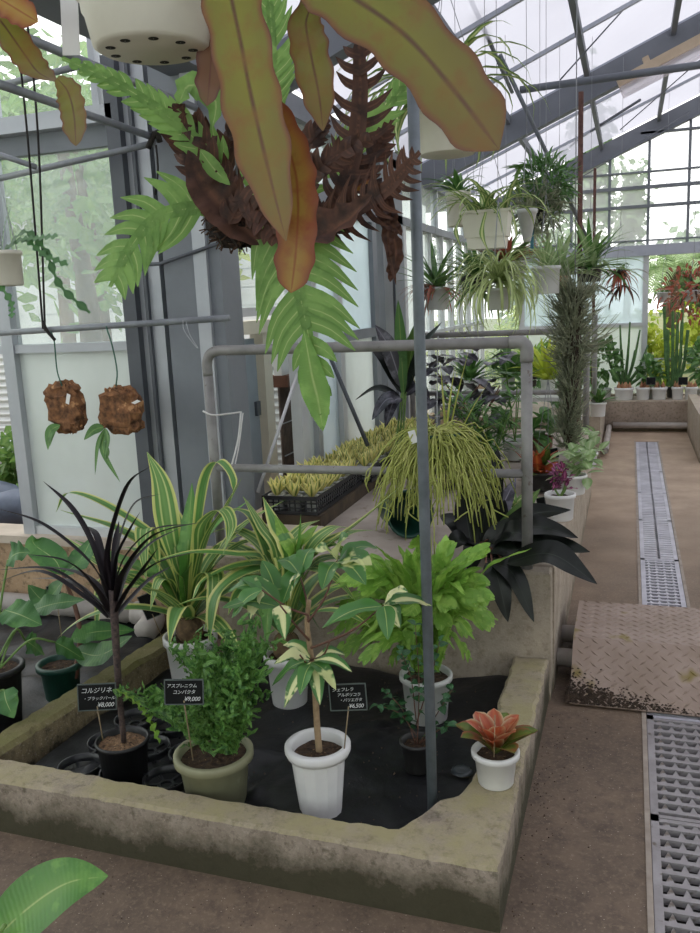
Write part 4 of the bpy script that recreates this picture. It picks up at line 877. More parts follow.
# foreground leaf, plant outside the frame
f0 = PY(20, 1020, 1.2); T = Thing('foreground_plant', 'broad green leaf of a plant standing in front of the kerb', 'potted plant', (f0[0], 1.25, 0))
pot(T, (f0[0] - .05, 1.25, 0), .08, .06, .13, m_blackp)
q = [V(f0[0] - .05, 1.25, .12), PY(-20, 960, 1.22), PY(5, 925, 1.22)]
T.part('petiole', MB().tube(curve(q, 8), .005, 6), m_gstem)
leaf(T, pp([(-22, 958), (20, 915), (65, 884), (108, 876)], 1.22, 1.3), .068, L_grn, 22, 'ell', .12, 8, up=(-.1, -.75, .7), p=.75)
leaf(T, pp([(-30, 960), (-60, 930), (-90, 935)], 1.22, 1.2), .045, L_grn, 16, 'ell', .12, 6, up=(0, -.7, .7))
# small labels and clear lid
ld = PZ(462, 771, BZ + .012); single('clear_lid', MB().lathe([(.001, .004), (.02, .006), (.032, .004), (.034, 0)], ld, 24), mat('clear_lid_plastic', '3c4347', None, rough=.15), 'small round clear plastic lid lying on the black sheet', 'lid')
for px, py, y, w_, h_, tl, ft, lab in ((149, 606, 2.75, 14, 24, .35, (163, 640), 'blank black tag leaning beside the striped plant'), (55, 594, 2.5, 11, 18, .25, (62, 640), 'small dark tag among the broad leaves'),):
    sign(px, py, y, w_, h_, [], PY(*ft, y), lab, tl)
# ------------------------------------------------------------------ raised planter: crates of sansevieria
m_crate = mat('black_crate', '1c1d20', '2a2b2f', 9, .45)
def crate(x0, x1, y0, y1, z, h, label):
    T = Thing('plant_crate', label, 'crate', ((x0 + x1) / 2, (y0 + y1) / 2, z))
    T.part('crate_floor', MB().box(x0, y0, z, x1, y1, z + .006), m_crate, False)
    for (a, b) in (((x0, y0), (x1, y0)), ((x1, y0), (x1, y1)), ((x1, y1), (x0, y1)), ((x0, y1), (x0, y0))):
        a, b = np.array(a), np.array(b); d = (b - a); L = np.linalg.norm(d); d = d / L; nxy = V(d[1], -d[0], 0) * .003; d3 = V(d[0], d[1], 0)
        q = MB(); mid = V(*(a + b) / 2, 0)
        for zz, hh in ((z + .008, .008), (z + h * .36, .0025), (z + h * .64, .0025), (z + h - .008, .009)): q.obox(mid + V(0, 0, zz), d3 * L / 2, nxy, (0, 0, hh))
        k = max(4, int(L / .026))
        for i in range(k + 1): q.obox(V(*(a + (b - a) * i / k), z + h / 2), d3 * .0028, nxy * .9, (0, 0, h / 2))
        T.part('lattice_side', q, m_crate, False)
    return T
def sansevieria():
    T = Thing('golden_sansevieria', 'golden sansevieria rosette in the crate beside the pale stake, row by the glass wall', 'potted plant', (0, 0, 0), 'sansevieria pots in the crates')
    pot(T, (0, 0, 0), .0405, .032, .075, m_greyp, 16, rim=.003, rimh=.01)
    for k in range(11):
        az = k * 2.4; el = .75 + .06 * k; leaf(T, arc((0.006 * math.cos(az), .006 * math.sin(az), .065), az, el, .10 - .002 * k + NR.uniform(-.01, .01), -.25, 6), .019, L_sans, 7, 'ell', .35, 4, p=.9)
    return T
sv = sansevieria(); first = True
CZ = .55
def fill(xs, ys, z, where):
    global first
    for row, x in zip(('row by the glass wall', 'middle row', 'row along the aisle side'), xs):
        for y in ys:
            p = (x + NR.uniform(-.001, .001), y + NR.uniform(-.005, .005), z)
            if first: sv.o.location = p; first = False
            else: sv.copy(p, NR.uniform(0, 6.3), 'golden sansevieria rosette in the %s, %s' % (where, row), NR.uniform(.94, 1.0))
single('plank', MB().box(-1.618, 3.49, PTOP - .011, -1.325, 5.75, .548), mat('dark_timber', '3a3026', '564838', 12, .85), 'dark damp timber plinth under the plant crates', 'board', smooth=False)
single('plank', MB().box(-1.6, 3.2, PTOP - .011, -1.3, 3.46, .512), mat('pale_board', 'b3a896', 'c8bea9', 12, .8), 'pale board lying in front of the plant crates', 'board', smooth=False)
crate(-1.615, -1.345, 3.50, 4.17, CZ, .085, 'black lattice crate of sansevierias beside the slanting pale stake')
crate(-1.61, -1.30, 4.22, 4.9, CZ, .085, 'black lattice crate of sansevierias between the other two crates')
crate(-1.61, -1.25, 4.96, 5.7, CZ, .085, 'black lattice crate of sansevierias farthest from the stake')
fill((-1.567, -1.478, -1.390), [3.56 + .113 * i for i in range(6)], CZ + .007, 'crate beside the pale stake')
fill((-1.55, -1.455, -1.355), [4.28 + .113 * i for i in range(6)], CZ + .007, 'crate between the other two crates')
fill((-1.545, -1.43, -1.315), [5.03 + .12 * i for i in range(6)], CZ + .007, 'crate farthest from the stake')
single('paper_sheet', MB().ribbon(curve(pp([(362, 496), (380, 487), (403, 482)], 4.3, 4.7), 8), np.full(8, .05), (0, 0, 1), .1, 4), mat('paper', 'd0d0d2'), 'curled white paper lying by the crates', 'paper')
# green bucket on its side
bc = PZ(408, 538, PTOP) + V(.0, .05, .095); T = Thing('green_bucket', 'dark green plastic bucket lying on its side on the planter', 'bucket', (bc[0], bc[1], PTOP))
ax = nrm(V(.75, -1, .1)); T.part('shell', MB().lathe([(.001, -.2), (.075, -.2), (.1, -.02), (.108, 0), (.108, .008), (.1, .008), (.092, -.02), (.07, -.185), (.001, -.185)], bc, 28, ax), m_greenp)
# rhipsalis mop hanging on the rail
ry = 3.0; c = PY(437, 432, ry); T = Thing('mistletoe_cactus', 'yellow-green mop of thin trailing cactus stems hanging over the pipe rail', 'hanging plant', (c[0], ry, c[2]))
T.part('pot', MB().lathe([(.001, -.10), (.06, -.10), (.085, 0), (.09, 0), (.09, -.012), (.08, -.012)], c, 24), m_greenp)
T.part('hook', MB().tube(curve([c + V(0, .0, .0), c + V(.0, .02, .15), V(c[0], 3.05, 1.36), V(c[0], 3.075, 1.33)], 14), .002, 6), m_wire)
q = MB()
for k in range(400):
    az = NR.uniform(0, 6.28); el = NR.uniform(.1, 1.3); Ln = NR.uniform(.16, .5) * (1 if el < .9 else .8); r0 = c + V(NR.uniform(-.05, .05), NR.uniform(-.05, .05), -.005)
    pts = arc(r0, az, el, Ln, el + NR.uniform(1.1, 1.55), 11, .45); pts[3:] += NR.randn(3) * .014; pts[6:] += NR.randn(3) * .016; pts[8:] += NR.randn(3) * .012
    pts[:, 0] = c[0] + (pts[:, 0] - c[0]) * .74
    q.tube(pts, np.linspace(.0034, .0022, 11), 4)
    if k % 2:
        for _ in range(2):
            j = NR.randint(4, 10); b = pts[j]; d = nrm(NR.randn(3) * .6 + V(0, 0, -1)); q.tube(curve([b, b + d * .025 + NR.randn(3) * .008, b + d * .06], 5), .0023, 4)
T.part('trailing_stems', q, L_rhip, kind='stuff')
T.part('tag', MB().obox(PY(413, 437, ry - .16), (.012, 0, .004), (0, .0006, 0), (-.006, 0, .022)), m_white, False)
# dark broad-leaved plant
c = PZ(478, 560, PTOP); dy_ = 3.22; c = V(c[0] + .03, dy_, PTOP)
T = Thing('dark_leaved_plant', 'glossy blackish broad-leaved plant spilling over the planter corner', 'potted plant', c)
pot(T, (c[0], c[1], PTOP), .085, .07, .06, m_blackp)
for a, b, W, m, yb, sg in [((478, 548), (498, 449), .052, L_dark, 3.4, 0), ((472, 550), (461, 483), .042, L_dark, 3.3, 0), ((482, 548), (516, 478), .036, L_met, 3.45, 0), ((486, 548), (540, 489), .035, L_darkg, 3.35, -2), ((484, 550), (571, 510), .042, L_dark, 3.2, 14), ((490, 552), (578, 538), .045, L_dark, 3.05, 18), ((490, 556), (590, 552), .05, L_dark, 3.0, 10),  # L_met leaf: its purple-grey highlight is painted in as leaf colour
     ((500, 552), (597, 584), .05, L_dark, 2.92, 18), ((480, 560), (508, 622), .042, L_dark, 2.93, 16), ((486, 560), (534, 622), .036, L_dark, 2.93, 18), ((478, 556), (520, 560), .045, L_dark, 2.98, 10), ((480, 550), (530, 525), .045, L_dark, 3.15, 8), ((476, 548), (440, 515), .042, L_dark, 3.3, 8), ((482, 548), (480, 470), .045, L_dark, 3.5, 0), ((484, 548), (545, 545), .05, L_dark, 3.05, 14), ((480, 552), (470, 575), .04, L_dark, 2.97, 14), ((482, 548), (505, 500), .05, L_dark, 3.35, 0), ((474, 552), (448, 550), .04, L_dark, 3.05, 12)]:
    p0 = V(c[0], c[1], PTOP + .05) + NR.randn(3) * .012; q1 = PY(*a, dy_ - .02) if yb > 2.95 else PY(a[0] + 6, 563, 2.975); q3 = PY(*b, yb); q2 = (q1 + q3) / 2 + V(0, 0, sg * .004)
    T.part('petiole', MB().tube(curve([p0, (p0 + q1) / 2 + V(0, 0, .01), q1], 6), .004, 6), m_rstem)
    leaf(T, [q1, q2, q3], W * 1.15, m, 18, 'ell', .18, 6, ruf=.1, rf=2, up=(.1, -.5, .8), p=.85)

# generic potted plants ------------------------------------------------------
def blades(T, base, n, L, W, m, el=(.4, 1.3), droop=(.4, 1.2), nx=2, name='leaf', joined=False, spread=.02, prof='strap', seg=9, az0=0, azr=6.283):
    q = MB()
    for k in range(n):
        az = az0 + NR.uniform(0, azr); e = NR.uniform(*el); l = L * NR.uniform(.65, 1.1); b = np.asarray(base) + V(NR.uniform(-spread, spread), NR.uniform(-spread, spread), 0)
        pts = arc(b, az, e, l, NR.uniform(*droop), seg); hw = strapw(seg, W, .6) if prof == 'strap' else ellw(seg, W)
        if joined: q.ribbon(pts, hw, (0, 0, 1), .25, nx)
        else: T.part(name, MB().ribbon(pts, hw, (0, 0, 1), .25, nx), m)
    if joined: T.part(name, q, m, kind='stuff')
def bushy(T, c, n, R, W, Ln, m, name='foliage', flat=1.0, joined=True, zs=1.0):
    q = MB()
    for k in range(n):
        d = nrm(NR.randn(3)); rr = R * NR.uniform(.35, 1) ** .6; p = np.asarray(c) + d * rr * V(1, 1, zs)
        a = nrm(d + NR.randn(3) * .7 + V(0, 0, .2)); l = Ln * NR.uniform(.7, 1.2)
        q.ribbon(curve([p, p + a * l * .5 + V(0, 0, .05 * l), p + a * l - V(0, 0, .15 * l)], 5), ellw(5, W * NR.uniform(.8, 1.2)), nrm(NR.randn(3) * .5 + V(0, -.3, 1)), .2, 2)
    T.part(name, q, m, kind='stuff')
def stand(name, label, px, rimpy, z0, rim_px, h, m, group=None, y=None, taper=.78, soil=m_soil, cat='potted plant'):
    """upright pot whose rim centre shows at px,rimpy"""
    c = PZ(px, rimpy, z0 + h); 
    if y is not None: c = PY(px, rimpy, y); z0 = z0
    dist = (RM.T @ (c - EYE))[2]; r = rim_px * dist / FPX / 2
    T = Thing(name, label, cat, (c[0], c[1], z0), group); T.r = r
    pot(T, (c[0], c[1], z0), r * .93, r * taper, h, m, 24, rim=r * .07, rimh=h * .16, soil=soil); T.top = V(c[0], c[1], z0 + h - .02); return T
T = stand('purple_leaved_plant', 'magenta frilled plant in a white pot on the planter edge', 560, 493, PTOP, 31, .12, m_white)
for k in range(3): stem(T, [T.top, T.top + V(NR.uniform(-.03, .03), 0, .05), T.top + V(NR.uniform(-.03, .03), NR.uniform(-.02, .02), .11)], .005, .003, m_gstem)
for k in range(34): leaf(T, arc(T.top + V(NR.uniform(-.035, .035), NR.uniform(-.03, .03), NR.uniform(.04, .13)), NR.uniform(0, 6.3), NR.uniform(-.3, 1.3), .06, .6, 6), .011, L_purp, 8, 'ell', .2, 2, ruf=.5, rf=2)
T = stand('croton', 'orange and green croton in a dark pot beside the white pots', 541, 470, PTOP, 36, .1, m_darkp)
for k in range(30): leaf(T, arc(T.top + V(NR.uniform(-.06, .06), NR.uniform(-.05, .05), 0), NR.uniform(0, 6.3), NR.uniform(.3, 1.4), NR.uniform(.12, .22), .5, 7), .026, L_orng if k % 3 else L_darkg, 9, 'ell', .2, 4)
T = stand('pale_leafed_plant', 'pale green soft-leaved plant in a white pot behind the magenta plant', 573, 474, PTOP, 28, .1, m_white)
for k in range(60): leaf(T, arc(T.top + V(NR.uniform(-.07, .09), NR.uniform(-.1, .3), NR.uniform(0, .14)), NR.uniform(0, 6.3), NR.uniform(-.5, .9), .085, .5, 6), .026, L_pale, 8, 'ell', .15, 2)
T = stand('pale_leafed_plant', 'pale green trailing plant on the far end of the planter wall', 586, 452, PTOP, 24, .09, m_white)
for k in range(50): leaf(T, arc(T.top + V(NR.uniform(-.1, .08), NR.uniform(-.15, .25), NR.uniform(0, .16)), NR.uniform(0, 6.3), NR.uniform(-.5, .9), .09, .5, 6), .028, L_pale, 8, 'ell', .15, 2)
T = stand('hanging_basket_pot', 'white pot with wire hanger standing behind the orange croton', 548, 452, PTOP, 22, .08, m_white)
for s in (-1, 0, 1): T.part('hanger_wire', MB().tube([T.top + V(s * T.r, 0, .02), T.top + V(0, 0, .45)], .002, 5), m_wire)
blades(T, T.top, 16, .1, .008, L_mid)
for px, py, y_, lb in ((554, 453, 4.9, 'black tag stuck in the white pot with wire hanger'), (541, 502, 3.8, 'small dark tag on the white pot of the magenta plant')): sign(px, py, y_, 8, 9, [], PY(px, py + 12, y_), lb, .2)
T = stand('variegated_rosette', 'small cream variegated rosette behind the rail leg', 515, 505, PTOP, 24, .07, m_greyp)
blades(T, T.top, 22, .13, .015, L_spid, (.3, 1.2), (.3, .9))
T = stand('spotted_rosette', 'grey-green spotted rosette at the planter edge behind the dark leaves', 535, 540, PTOP, 26, .05, m_blackp)
blades(T, T.top, 20, .1, .016, L_till, (.3, 1.2), (.1, .5))
# mid-planter shrubs
T = stand('narrow_leaved_shrub', 'narrow-leaved dark green shrub behind the rail', 490, 470, PTOP, 26, .12, m_darkp)
b = T.top
for k in range(15):
    tip = b + V(NR.uniform(-.34, .24), NR.uniform(-.15, .2), NR.uniform(.22, .5)); q = curve([b, lerp(b, tip, .5) + V(0, 0, .06), tip], 10); T.part('stem', MB().tube(q, np.linspace(.005, .002, 10), 6), m_gstem)
    for i in range(2, 10):
        for s in range(3): leaf(T, arc(q[i], NR.uniform(0, 6.3), NR.uniform(-.3, .9), NR.uniform(.09, .16), .6, 6), .0075, L_mid, 7, 'ell', .2, 2)
T = stand('metallic_leaf_plant', 'pewter purple-leaved plant under the hanging spider plant', 462, 450, PTOP, 30, .13, m_darkp)
b = T.top
for k in range(60):
    a = PY(NR.uniform(422, 508), NR.uniform(345, 425), b[1] + NR.uniform(-.2, .2)); leaf(T, arc(a, NR.uniform(0, 6.3), NR.uniform(-.3, .8), .17, .8, 8), .04, L_met, 10, 'ell', .15, 4, ruf=.1)
for k in range(6): T.part('stem', MB().tube(curve([b, b + V(NR.uniform(-.1, .1), 0, .15), PY(NR.uniform(435, 500), NR.uniform(370, 410), b[1])], 8), .004, 6), m_rstem)
T = stand('silver_purple_plant', 'tall dark plant with drooping silvery purple leaves by the column', 398, 452, PTOP, 24, .14, m_darkp)
b = T.top; yb_ = b[1]
for p, qq, W, m in [((404, 400), (398, 300), .035, L_mid), ((403, 390), (375, 325), .05, L_met), ((404, 395), (372, 350), .045, L_dark), ((404, 392), (425, 310), .04, L_darkg), ((404, 395), (442, 322), .04, L_dark), ((402, 400), (372, 420), .055, L_met), ((402, 398), (385, 428), .045, L_met), ((400, 396), (355, 400), .025, L_dark), ((404, 385), (395, 340), .045, L_dark), ((405, 388), (415, 330), .04, L_mid), ((405, 395), (430, 400), .05, L_met), ((404, 395), (385, 360), .05, L_met), ((406, 392), (432, 345), .045, L_dark)]:
    a_ = PY(*p, yb_); e_ = PY(*qq, yb_ + NR.uniform(-.15, .15)); leaf(T, [a_, (a_ + e_) / 2 + V(0, 0, .06), e_], W, m, 12, 'ell', .15, 4, up=(0, -.6, .8))
for k in range(3): T.part('stem', MB().tube(curve([b + V(.02 * k - .02, 0, 0), PY(402 + 2 * k, 392, yb_)], 5), .006, 6), m_gstem)
T = stand('green_vine_plant', 'light green heart-leaved plant beside the rail elbow', 515, 440, PTOP, 26, .12, m_greyp)
b = T.top
for k in range(44): leaf(T, arc(PY(NR.uniform(490, 525), NR.uniform(340, 420), b[1] + NR.uniform(-.15, .15)), NR.uniform(0, 6.3), NR.uniform(-.4, .7), .11, .7, 7), .035, L_mid, 9, 'ell', .15, 4)
for k in range(4): T.part('stem', MB().tube(curve([b, PY(NR.uniform(500, 520), 360 + 12 * k, b[1])], 5), .004, 6), m_gstem)
T = stand('tall_grassy_plant', 'tall thin green stems rising through the yellow mop', 447, 470, PTOP, 22, .1, m_darkp)
for a_, e_ in (((445, 455), (470, 345)), ((447, 455), (440, 360)), ((450, 455), (490, 380)), ((440, 455), (412, 375)), ((444, 452), (455, 365)), ((450, 455), (505, 420))):
    leaf(T, [PY(*a_, 3.9), PY((a_[0] + e_[0]) / 2, (a_[1] + e_[1]) / 2 - 4, 3.85), PY(*e_, 3.8)], .0065, L_rhip, 12, fold=.3, nx=2, tip=.8)
# behind the end of the planter
SHZ = .70
sh = Thing('plant_shelf', 'grey plant shelf behind the second rail', 'shelf', (-.75, 7.1, 0))
sh.part('board', MB().box(-1.55, 6.75, SHZ - .03, -.35, 7.45, SHZ), m_greyp, False)
for x in (-1.5, -.4):
    for y in (6.8, 7.4): sh.part('leg', MB().box(x - .02, y - .02, 0, x + .02, y + .02, SHZ - .03), m_steel, False)
for i, (px, py, rw, m, Lf, lb) in enumerate([(548, 379, 16, m_white, L_yel, 'yellow-green fern in a white pot on the shelf'), (530, 375, 15, m_darkp, L_lime, 'bright lime fern in a dark pot on the shelf'), (508, 377, 15, m_greyp, L_mid, 'dark green tufted plant on the shelf end'), (470, 380, 17, m_white, L_mid, 'leafy plant in a white pot on the shelf by the wall')]):
    T = stand('shelf_fern', lb, px, py, SHZ, rw, .1, m); blades(T, T.top, 70 if i < 2 else 50, .46 if i < 2 else .34, .024, Lf, (.3, 1.4), (.3, 1.1))
T = stand('broad_leaf_plant', 'broad dark green plant in a brown pot at the planter end', 541, 436, PTOP, 26, .1, mat('brown_clay', '6d4c3c', '80594a', 9, .8))
for k in range(26): leaf(T, arc(T.top + V(NR.uniform(-.08, .08), NR.uniform(-.1, .1), NR.uniform(.02, .12)), NR.uniform(0, 6.3), NR.uniform(0, 1.2), .17, .9, 7), .04, L_mid, 9, 'ell', .15, 4)
for i, (px, py, lb) in enumerate([(575, 402, 'tuft of grey-green leaves in a white pot on the short far planter'), (598, 398, 'fine-leaved plant in a white pot beside the upright pipe')]):
    T = stand('far_tuft', lb, px, py + 4, .385, 17, .13, m_white); blades(T, T.top, 26, .24, .02, L_mid, (.4, 1.3), (.3, .9))

# far bench pots
m_bulb = mat('brown_bulb', '8d5f45', 'b58a68', 30, .8)
for i, (px, wpx) in enumerate([(624, 19), (643, 13.5), (659, 15), (677.5, 11), (691, 12)]):
    c = PY(px, 393, 9.72); r = wpx * 9.6 / FPX / 2
    T = Thing('bulb_pot', ['wide white pot of brown bulbs at the end of the far bench row', 'white pot of brown bulbs between the widest pot and its neighbour', 'white pot of brown bulbs under the tall cactus', 'small white pot of brown bulbs beside the cactus', 'white pot of brown bulbs with a black tag at the row end'][i], 'potted plant', (c[0], 9.72, .322), 'white bulb pots on the far bench')
    pot(T, (c[0], 9.72, .322), r * .93, r * .78, .135, m_white, 20, rim=.006, rimh=.03)
    for k in range(7 if i == 0 else 4):
        b = V(c[0] + NR.uniform(-.6, .6) * r, 9.72 + NR.uniform(-.4, .4) * r, .44); T.part('bulb', MB().lathe([(.012, -.01), (.022, .015), (.018, .04), (.006, .062), (.001, .08)], b, 8), m_bulb)
    blades(T, (c[0], 9.72, .46), 5, .06, .008, L_red)
for px, lb in ((651, 'black tag on the far bench between two bulb pots'), (683, 'black tag on the far bench near the row end')): sign(px, 381, 9.66, 8, 7, [], PY(px, 394, 9.66), lb, 0)
T = stand('column_cactus', 'tall branching green column cactus on the far bench', 673, 396, .322, 14, .11, m_darkp, y=9.9); m_cac = mat('cactus_green', '3c5c34', '557a45', 25, .7)
T.o.location[1] += 0; b = T.top
for (a_, e_) in (((672, 388), (673, 300)), ((676, 386), (683, 298)), ((669, 384), (664, 303)), ((674, 380), (678, 312)), ((676, 384), (688, 330)), ((668, 386), (668, 330))):
    t = MB(); q = curve([PY(*a_, 9.9), PY(lerp(a_[0], e_[0], .3) * 1. + (e_[0] - a_[0]) * .3, lerp(a_[1], e_[1], .3), 9.9), PY(*e_, 9.9)], 14); t.tube(q, np.linspace(.022, .018, 14) * (1 + .18 * np.sin(np.arange(14) * 2.1)), 6); T.part('column', t, m_cac, False)
T = stand('euphorbia', 'spreading green euphorbia with upright arms on the far bench', 624, 388, .322, 15, .12, m_darkp, y=9.9); b = T.top
for e_ in ((612, 340), (620, 325), (630, 322), (640, 330), (648, 345), (606, 352), (635, 350), (652, 362), (622, 350)):
    q = curve([PY(624, 388, 9.9), PY(lerp(624, e_[0], .6), lerp(388, e_[1], .45), 9.9), PY(*e_, 9.9 + NR.uniform(-.15, .1))], 12); T.part('arm', MB().tube(q, np.linspace(.024, .01, 12), 6), m_cac, False)
T = stand('bushy_houseplant', 'dark leafy bush on the far bench by the window post', 604, 392, .322, 15, .12, m_greyp, y=9.8); bushy(T, T.top + V(-.02, 0, .3), 150, .19, .03, .1, L_mid, zs=1.4)
T = stand('bushy_houseplant', 'dark leafy bush between euphorbia and cactus on the far bench', 650, 392, .322, 12, .1, m_greyp, y=9.86); bushy(T, T.top + V(0, 0, .2), 110, .12, .03, .1, L_mid, zs=1.3)
T = stand('bushy_houseplant', 'dark leafy bush behind the last bulb pot', 703, 392, .322, 14, .1, m_greyp, y=9.86); bushy(T, T.top + V(.02, 0, .3), 150, .16, .03, .1, L_mid, zs=1.6)
T = stand('bushy_houseplant', 'fern-like bush on the short planter behind the air plant column', 560, 395, .385, 18, .12, m_greyp, y=8.6); bushy(T, T.top + V(0, 0, .22), 160, .28, .03, .12, L_mid, zs=1.0)

# ------------------------------------------------------------------ hanging plants
def roof_at(x): return 2.55 + .41 * (x + 1.65) - .05
def hang(name, label, px, rimpy, y, wpx, h, m, square=False, taper=.8, wires=True):
    c = PY(px, rimpy, y); dist = (RM.T @ (c - EYE))[2]; r = wpx * dist / FPX / 2; z0 = c[2] - h
    T = Thing(name, label, 'hanging plant', (c[0], y, z0)); T.r = r; T.top = V(c[0], y, c[2] - .02)
    if square:
        q = MB(); k = [(r * .78, 0), (r * .82, .3 * h), (r * .9, .3 * h), (r * 1.0, h * .93), (r * 1.1, h * .93), (r * 1.1, h), (r * .97, h), (r * .95, h * .8)]
        vs = [(c[0] + a * sx, y + a * sy * .7, z0 + z) for a, z in k for sx, sy in ((-1, -1), (1, -1), (1, 1), (-1, 1))]
        q.add(vs, [(i * 4 + j, i * 4 + (j + 1) % 4, i * 4 + 4 + (j + 1) % 4, i * 4 + 4 + j) for i in range(len(k) - 1) for j in range(4)] + [(3, 2, 1, 0)]); T.part('pot', q, m, False)
        T.part('soil', MB().box(c[0] - r * .94, y - r * .64, z0 + h * .78, c[0] + r * .94, y + r * .64, z0 + h * .82), m_soil, False)
    else: pot(T, (c[0], y, z0), r * .95, r * taper, h, m, 28, rim=r * .05, rimh=h * .14)
    if wires:
        tp = V(c[0], y, min(roof_at(c[0]), c[2] + .75))
        for a in (0, 2.1, 4.2): T.part('hanger_wire', MB().tube([V(c[0] + r * .95 * math.cos(a), y + r * .66 * math.sin(a), c[2]), V(c[0], y, c[2] + .35), tp][:2] , .0013, 5), m_wire)
        T.part('hanger_wire', MB().tube([V(c[0], y, c[2] + .35), V(c[0], y, roof_at(c[0]))], .0013, 5), m_wire)
    return T
# near bowl with flat-stemmed cactus
BYY = 1.38; cbot = PY(152, 51, BYY)
T = Thing('orchid_cactus', 'white hanging bowl with long flat yellow-green and reddish cactus stems', 'hanging plant', cbot)
b = MB(); b.lathe([(.001, 0), (.088, 0), (.098, .006), (.108, .055), (.112, .06), (.114, .085), (.125, .088), (.126, .10), (.118, .1), (.11, .06)], cbot, 40); bo_ = T.part('bowl', b, m_cream)
for k in range(9):
    a = k * 2 * PI / 9 + .4; T.part('drain_hole', MB().lathe([(.001, -.0008), (.0085, -.0008), (.0085, .002)], cbot + V(.07 * math.cos(a), .07 * math.sin(a), 0), 12), m_chan, under=bo_)
T.part('soil', MB().lathe([(.001, .088), (.11, .085)], cbot, 20), m_soil)
for a in (0.3, 2.4, 4.5): T.part('hanger_wire', MB().tube([cbot + V(.12 * math.cos(a), .12 * math.sin(a), .1), cbot + V(0, 0, .5), V(cbot[0], cbot[1], roof_at(cbot[0]))], .002, 5), m_wire)
top = cbot + V(0, 0, .1)
def epi(pts, W, m, y0, y1, n=44, tip=.25, base=.7, up=(0, -1, .15), sc=.07, root=None, name='flat_stem', fold=.08, tw=0):
    q = pp(pts, y0, y1); 
    if root is not None: q = [root] + q
    cc = curve(q, n); t = np.linspace(0, 1, n); hw = W * np.minimum(1, base + 2.2 * t) * np.clip(1 - np.clip((t - 1 + tip) / tip, 0, 1) ** 3.4, .02, 1) * (1 + sc * np.sin(t * 42 + W * 900))
    T.part(name, MB().ribbon(cc, hw, up, fold, 8, .05, 5, tw), m)
epi([(218, -40), (236, 20), (250, 90), (266, 160), (286, 241)], .049, L_epi, 1.3, 1.27, tip=.42, base=.95, root=top + V(.07, -.03, .05))
epi([(268, 110), (292, 160), (298, 200), (296, 250), (291, 293)], .034, L_epio, 1.33, 1.29, tip=.22, base=.8)
epi([(300, -40), (345, -8), (405, 35), (458, 95), (499, 150)], .05, L_epi, 1.3, 1.26, tip=.2, base=.8, up=(-.3, -1, .1), root=top + V(.1, 0, .1))
epi([(304, -20), (306, 25), (311, 55), (319, 95), (323, 131)], .032, L_epi, 1.36, 1.36, tip=.45, base=.02, root=top + V(.11, 0, .08))
epi([(-20, -20), (-5, -5), (15, 8), (38, 22)], .024, L_epio, 1.3, 1.28, tip=.3)
epi([(-12, 5), (6, 28), (25, 55), (38, 72), (56, 82)], .026, L_epi, 1.33, 1.33, tip=.35, base=.6, tw=.9, up=(0, -1, .4))
epi([(57, 78), (68, 92), (74, 115), (76, 146)], .026, L_epi, 1.33, 1.33, tip=.35, base=.25)
epi([(206, -20), (212, 30), (210, 75), (207, 106)], .027, L_epip, 1.42, 1.42, tip=.3, base=.6, root=top + V(.06, .04, .03))
tg = Thing('plant_tag', 'blank white plastic tag hanging beside the bowl', 'tag', PY(70, 25, 1.4)); c = PY(70, 22, 1.4)
tg.part('tag_plate', MB().obox(c, (.018, 0, -.002), (0, .0008, 0), (.004, 0, .055)), m_white, False); tg.part('tie', MB().tube([c + V(.004, 0, .055), c + V(.03, 0, .2)], .001, 5), m_wire)

# basket fern
DY = 1.85; c0 = PY(240, 222, DY)
T = Thing('basket_fern', 'hanging basket fern with dead brown fronds and long green lobed fronds', 'hanging plant', c0)
q = MB(); n1, n2 = 18, 12; vs = []
for i in range(n2 + 1):
    for j in range(n1):
        th, ph = 2 * PI * j / n1, PI * i / n2; rr = .075 * (1 + NR.uniform(-.16, .16)); vs.append(c0 + V(1.05 * rr * math.sin(ph) * math.cos(th), rr * math.sin(ph) * math.sin(th), .75 * rr * math.cos(ph)))
q.add(vs, [(i * n1 + j, i * n1 + (j + 1) % n1, (i + 1) * n1 + (j + 1) % n1, (i + 1) * n1 + j) for i in range(n2) for j in range(n1)]); T.part('root_ball', q, mat('dark_root_fibre', '120d0b', '30221a', 60, .95, 0, .9), False)
q = MB()
for _ in range(260):
    d = nrm(NR.randn(3)); p = c0 + d * V(.08, .075, .056); q.tube([p, p + nrm(d + NR.randn(3) * .8) * .02], .0016, 4)
T.part('root_fibre', q, mat('root_fibre', '3a281d', '5a4030', 50, .95), kind='stuff')
T.part('hanger_wire', MB().tube([c0 + V(0, 0, .04), V(c0[0], DY, roof_at(c0[0]))], .0025, 5), m_wire)
def fr(pts, W, m, y0, y1, **k):
    T.part('frond' if m is L_dry else 'dead_frond', frond(pp(pts, y0, y1), 0, W, **k), m)
tap = lambda t: (1 - t) ** .55 * min(1, .35 + t * 2.2)
fr([(236, 205), (215, 160), (170, 118), (120, 85), (62, 58)], .105, L_dry, DY, DY - .12, nl=15, lobew=.42, ang=42, droop=.15, wing=.16, up=(0, -1, .4), shape=lambda t: tap(t) * .9 if t > .18 else .1)
fr([(226, 213), (200, 208), (160, 216), (132, 245), (110, 287)], .15, L_dry, DY, DY - .1, nl=10, lobew=.5, ang=58, droop=.08, wing=.13, up=(0, -1, .3), shape=lambda t: (.75 * (1 - t) ** .45 + .25) if t > .25 else .15)
fr([(272, 195), (288, 240), (300, 295), (311, 350), (322, 429)], .17, L_dry, DY - .05, DY - .12, nl=12, lobew=.40, ang=56, droop=.1, wing=.09, up=(0, -1, .1), shape=lambda t: (math.sin(PI * min(1, .3 + t * .75)) ** .6) if t < .72 else .33 * (1 - (t - .72) / .3) + .1)
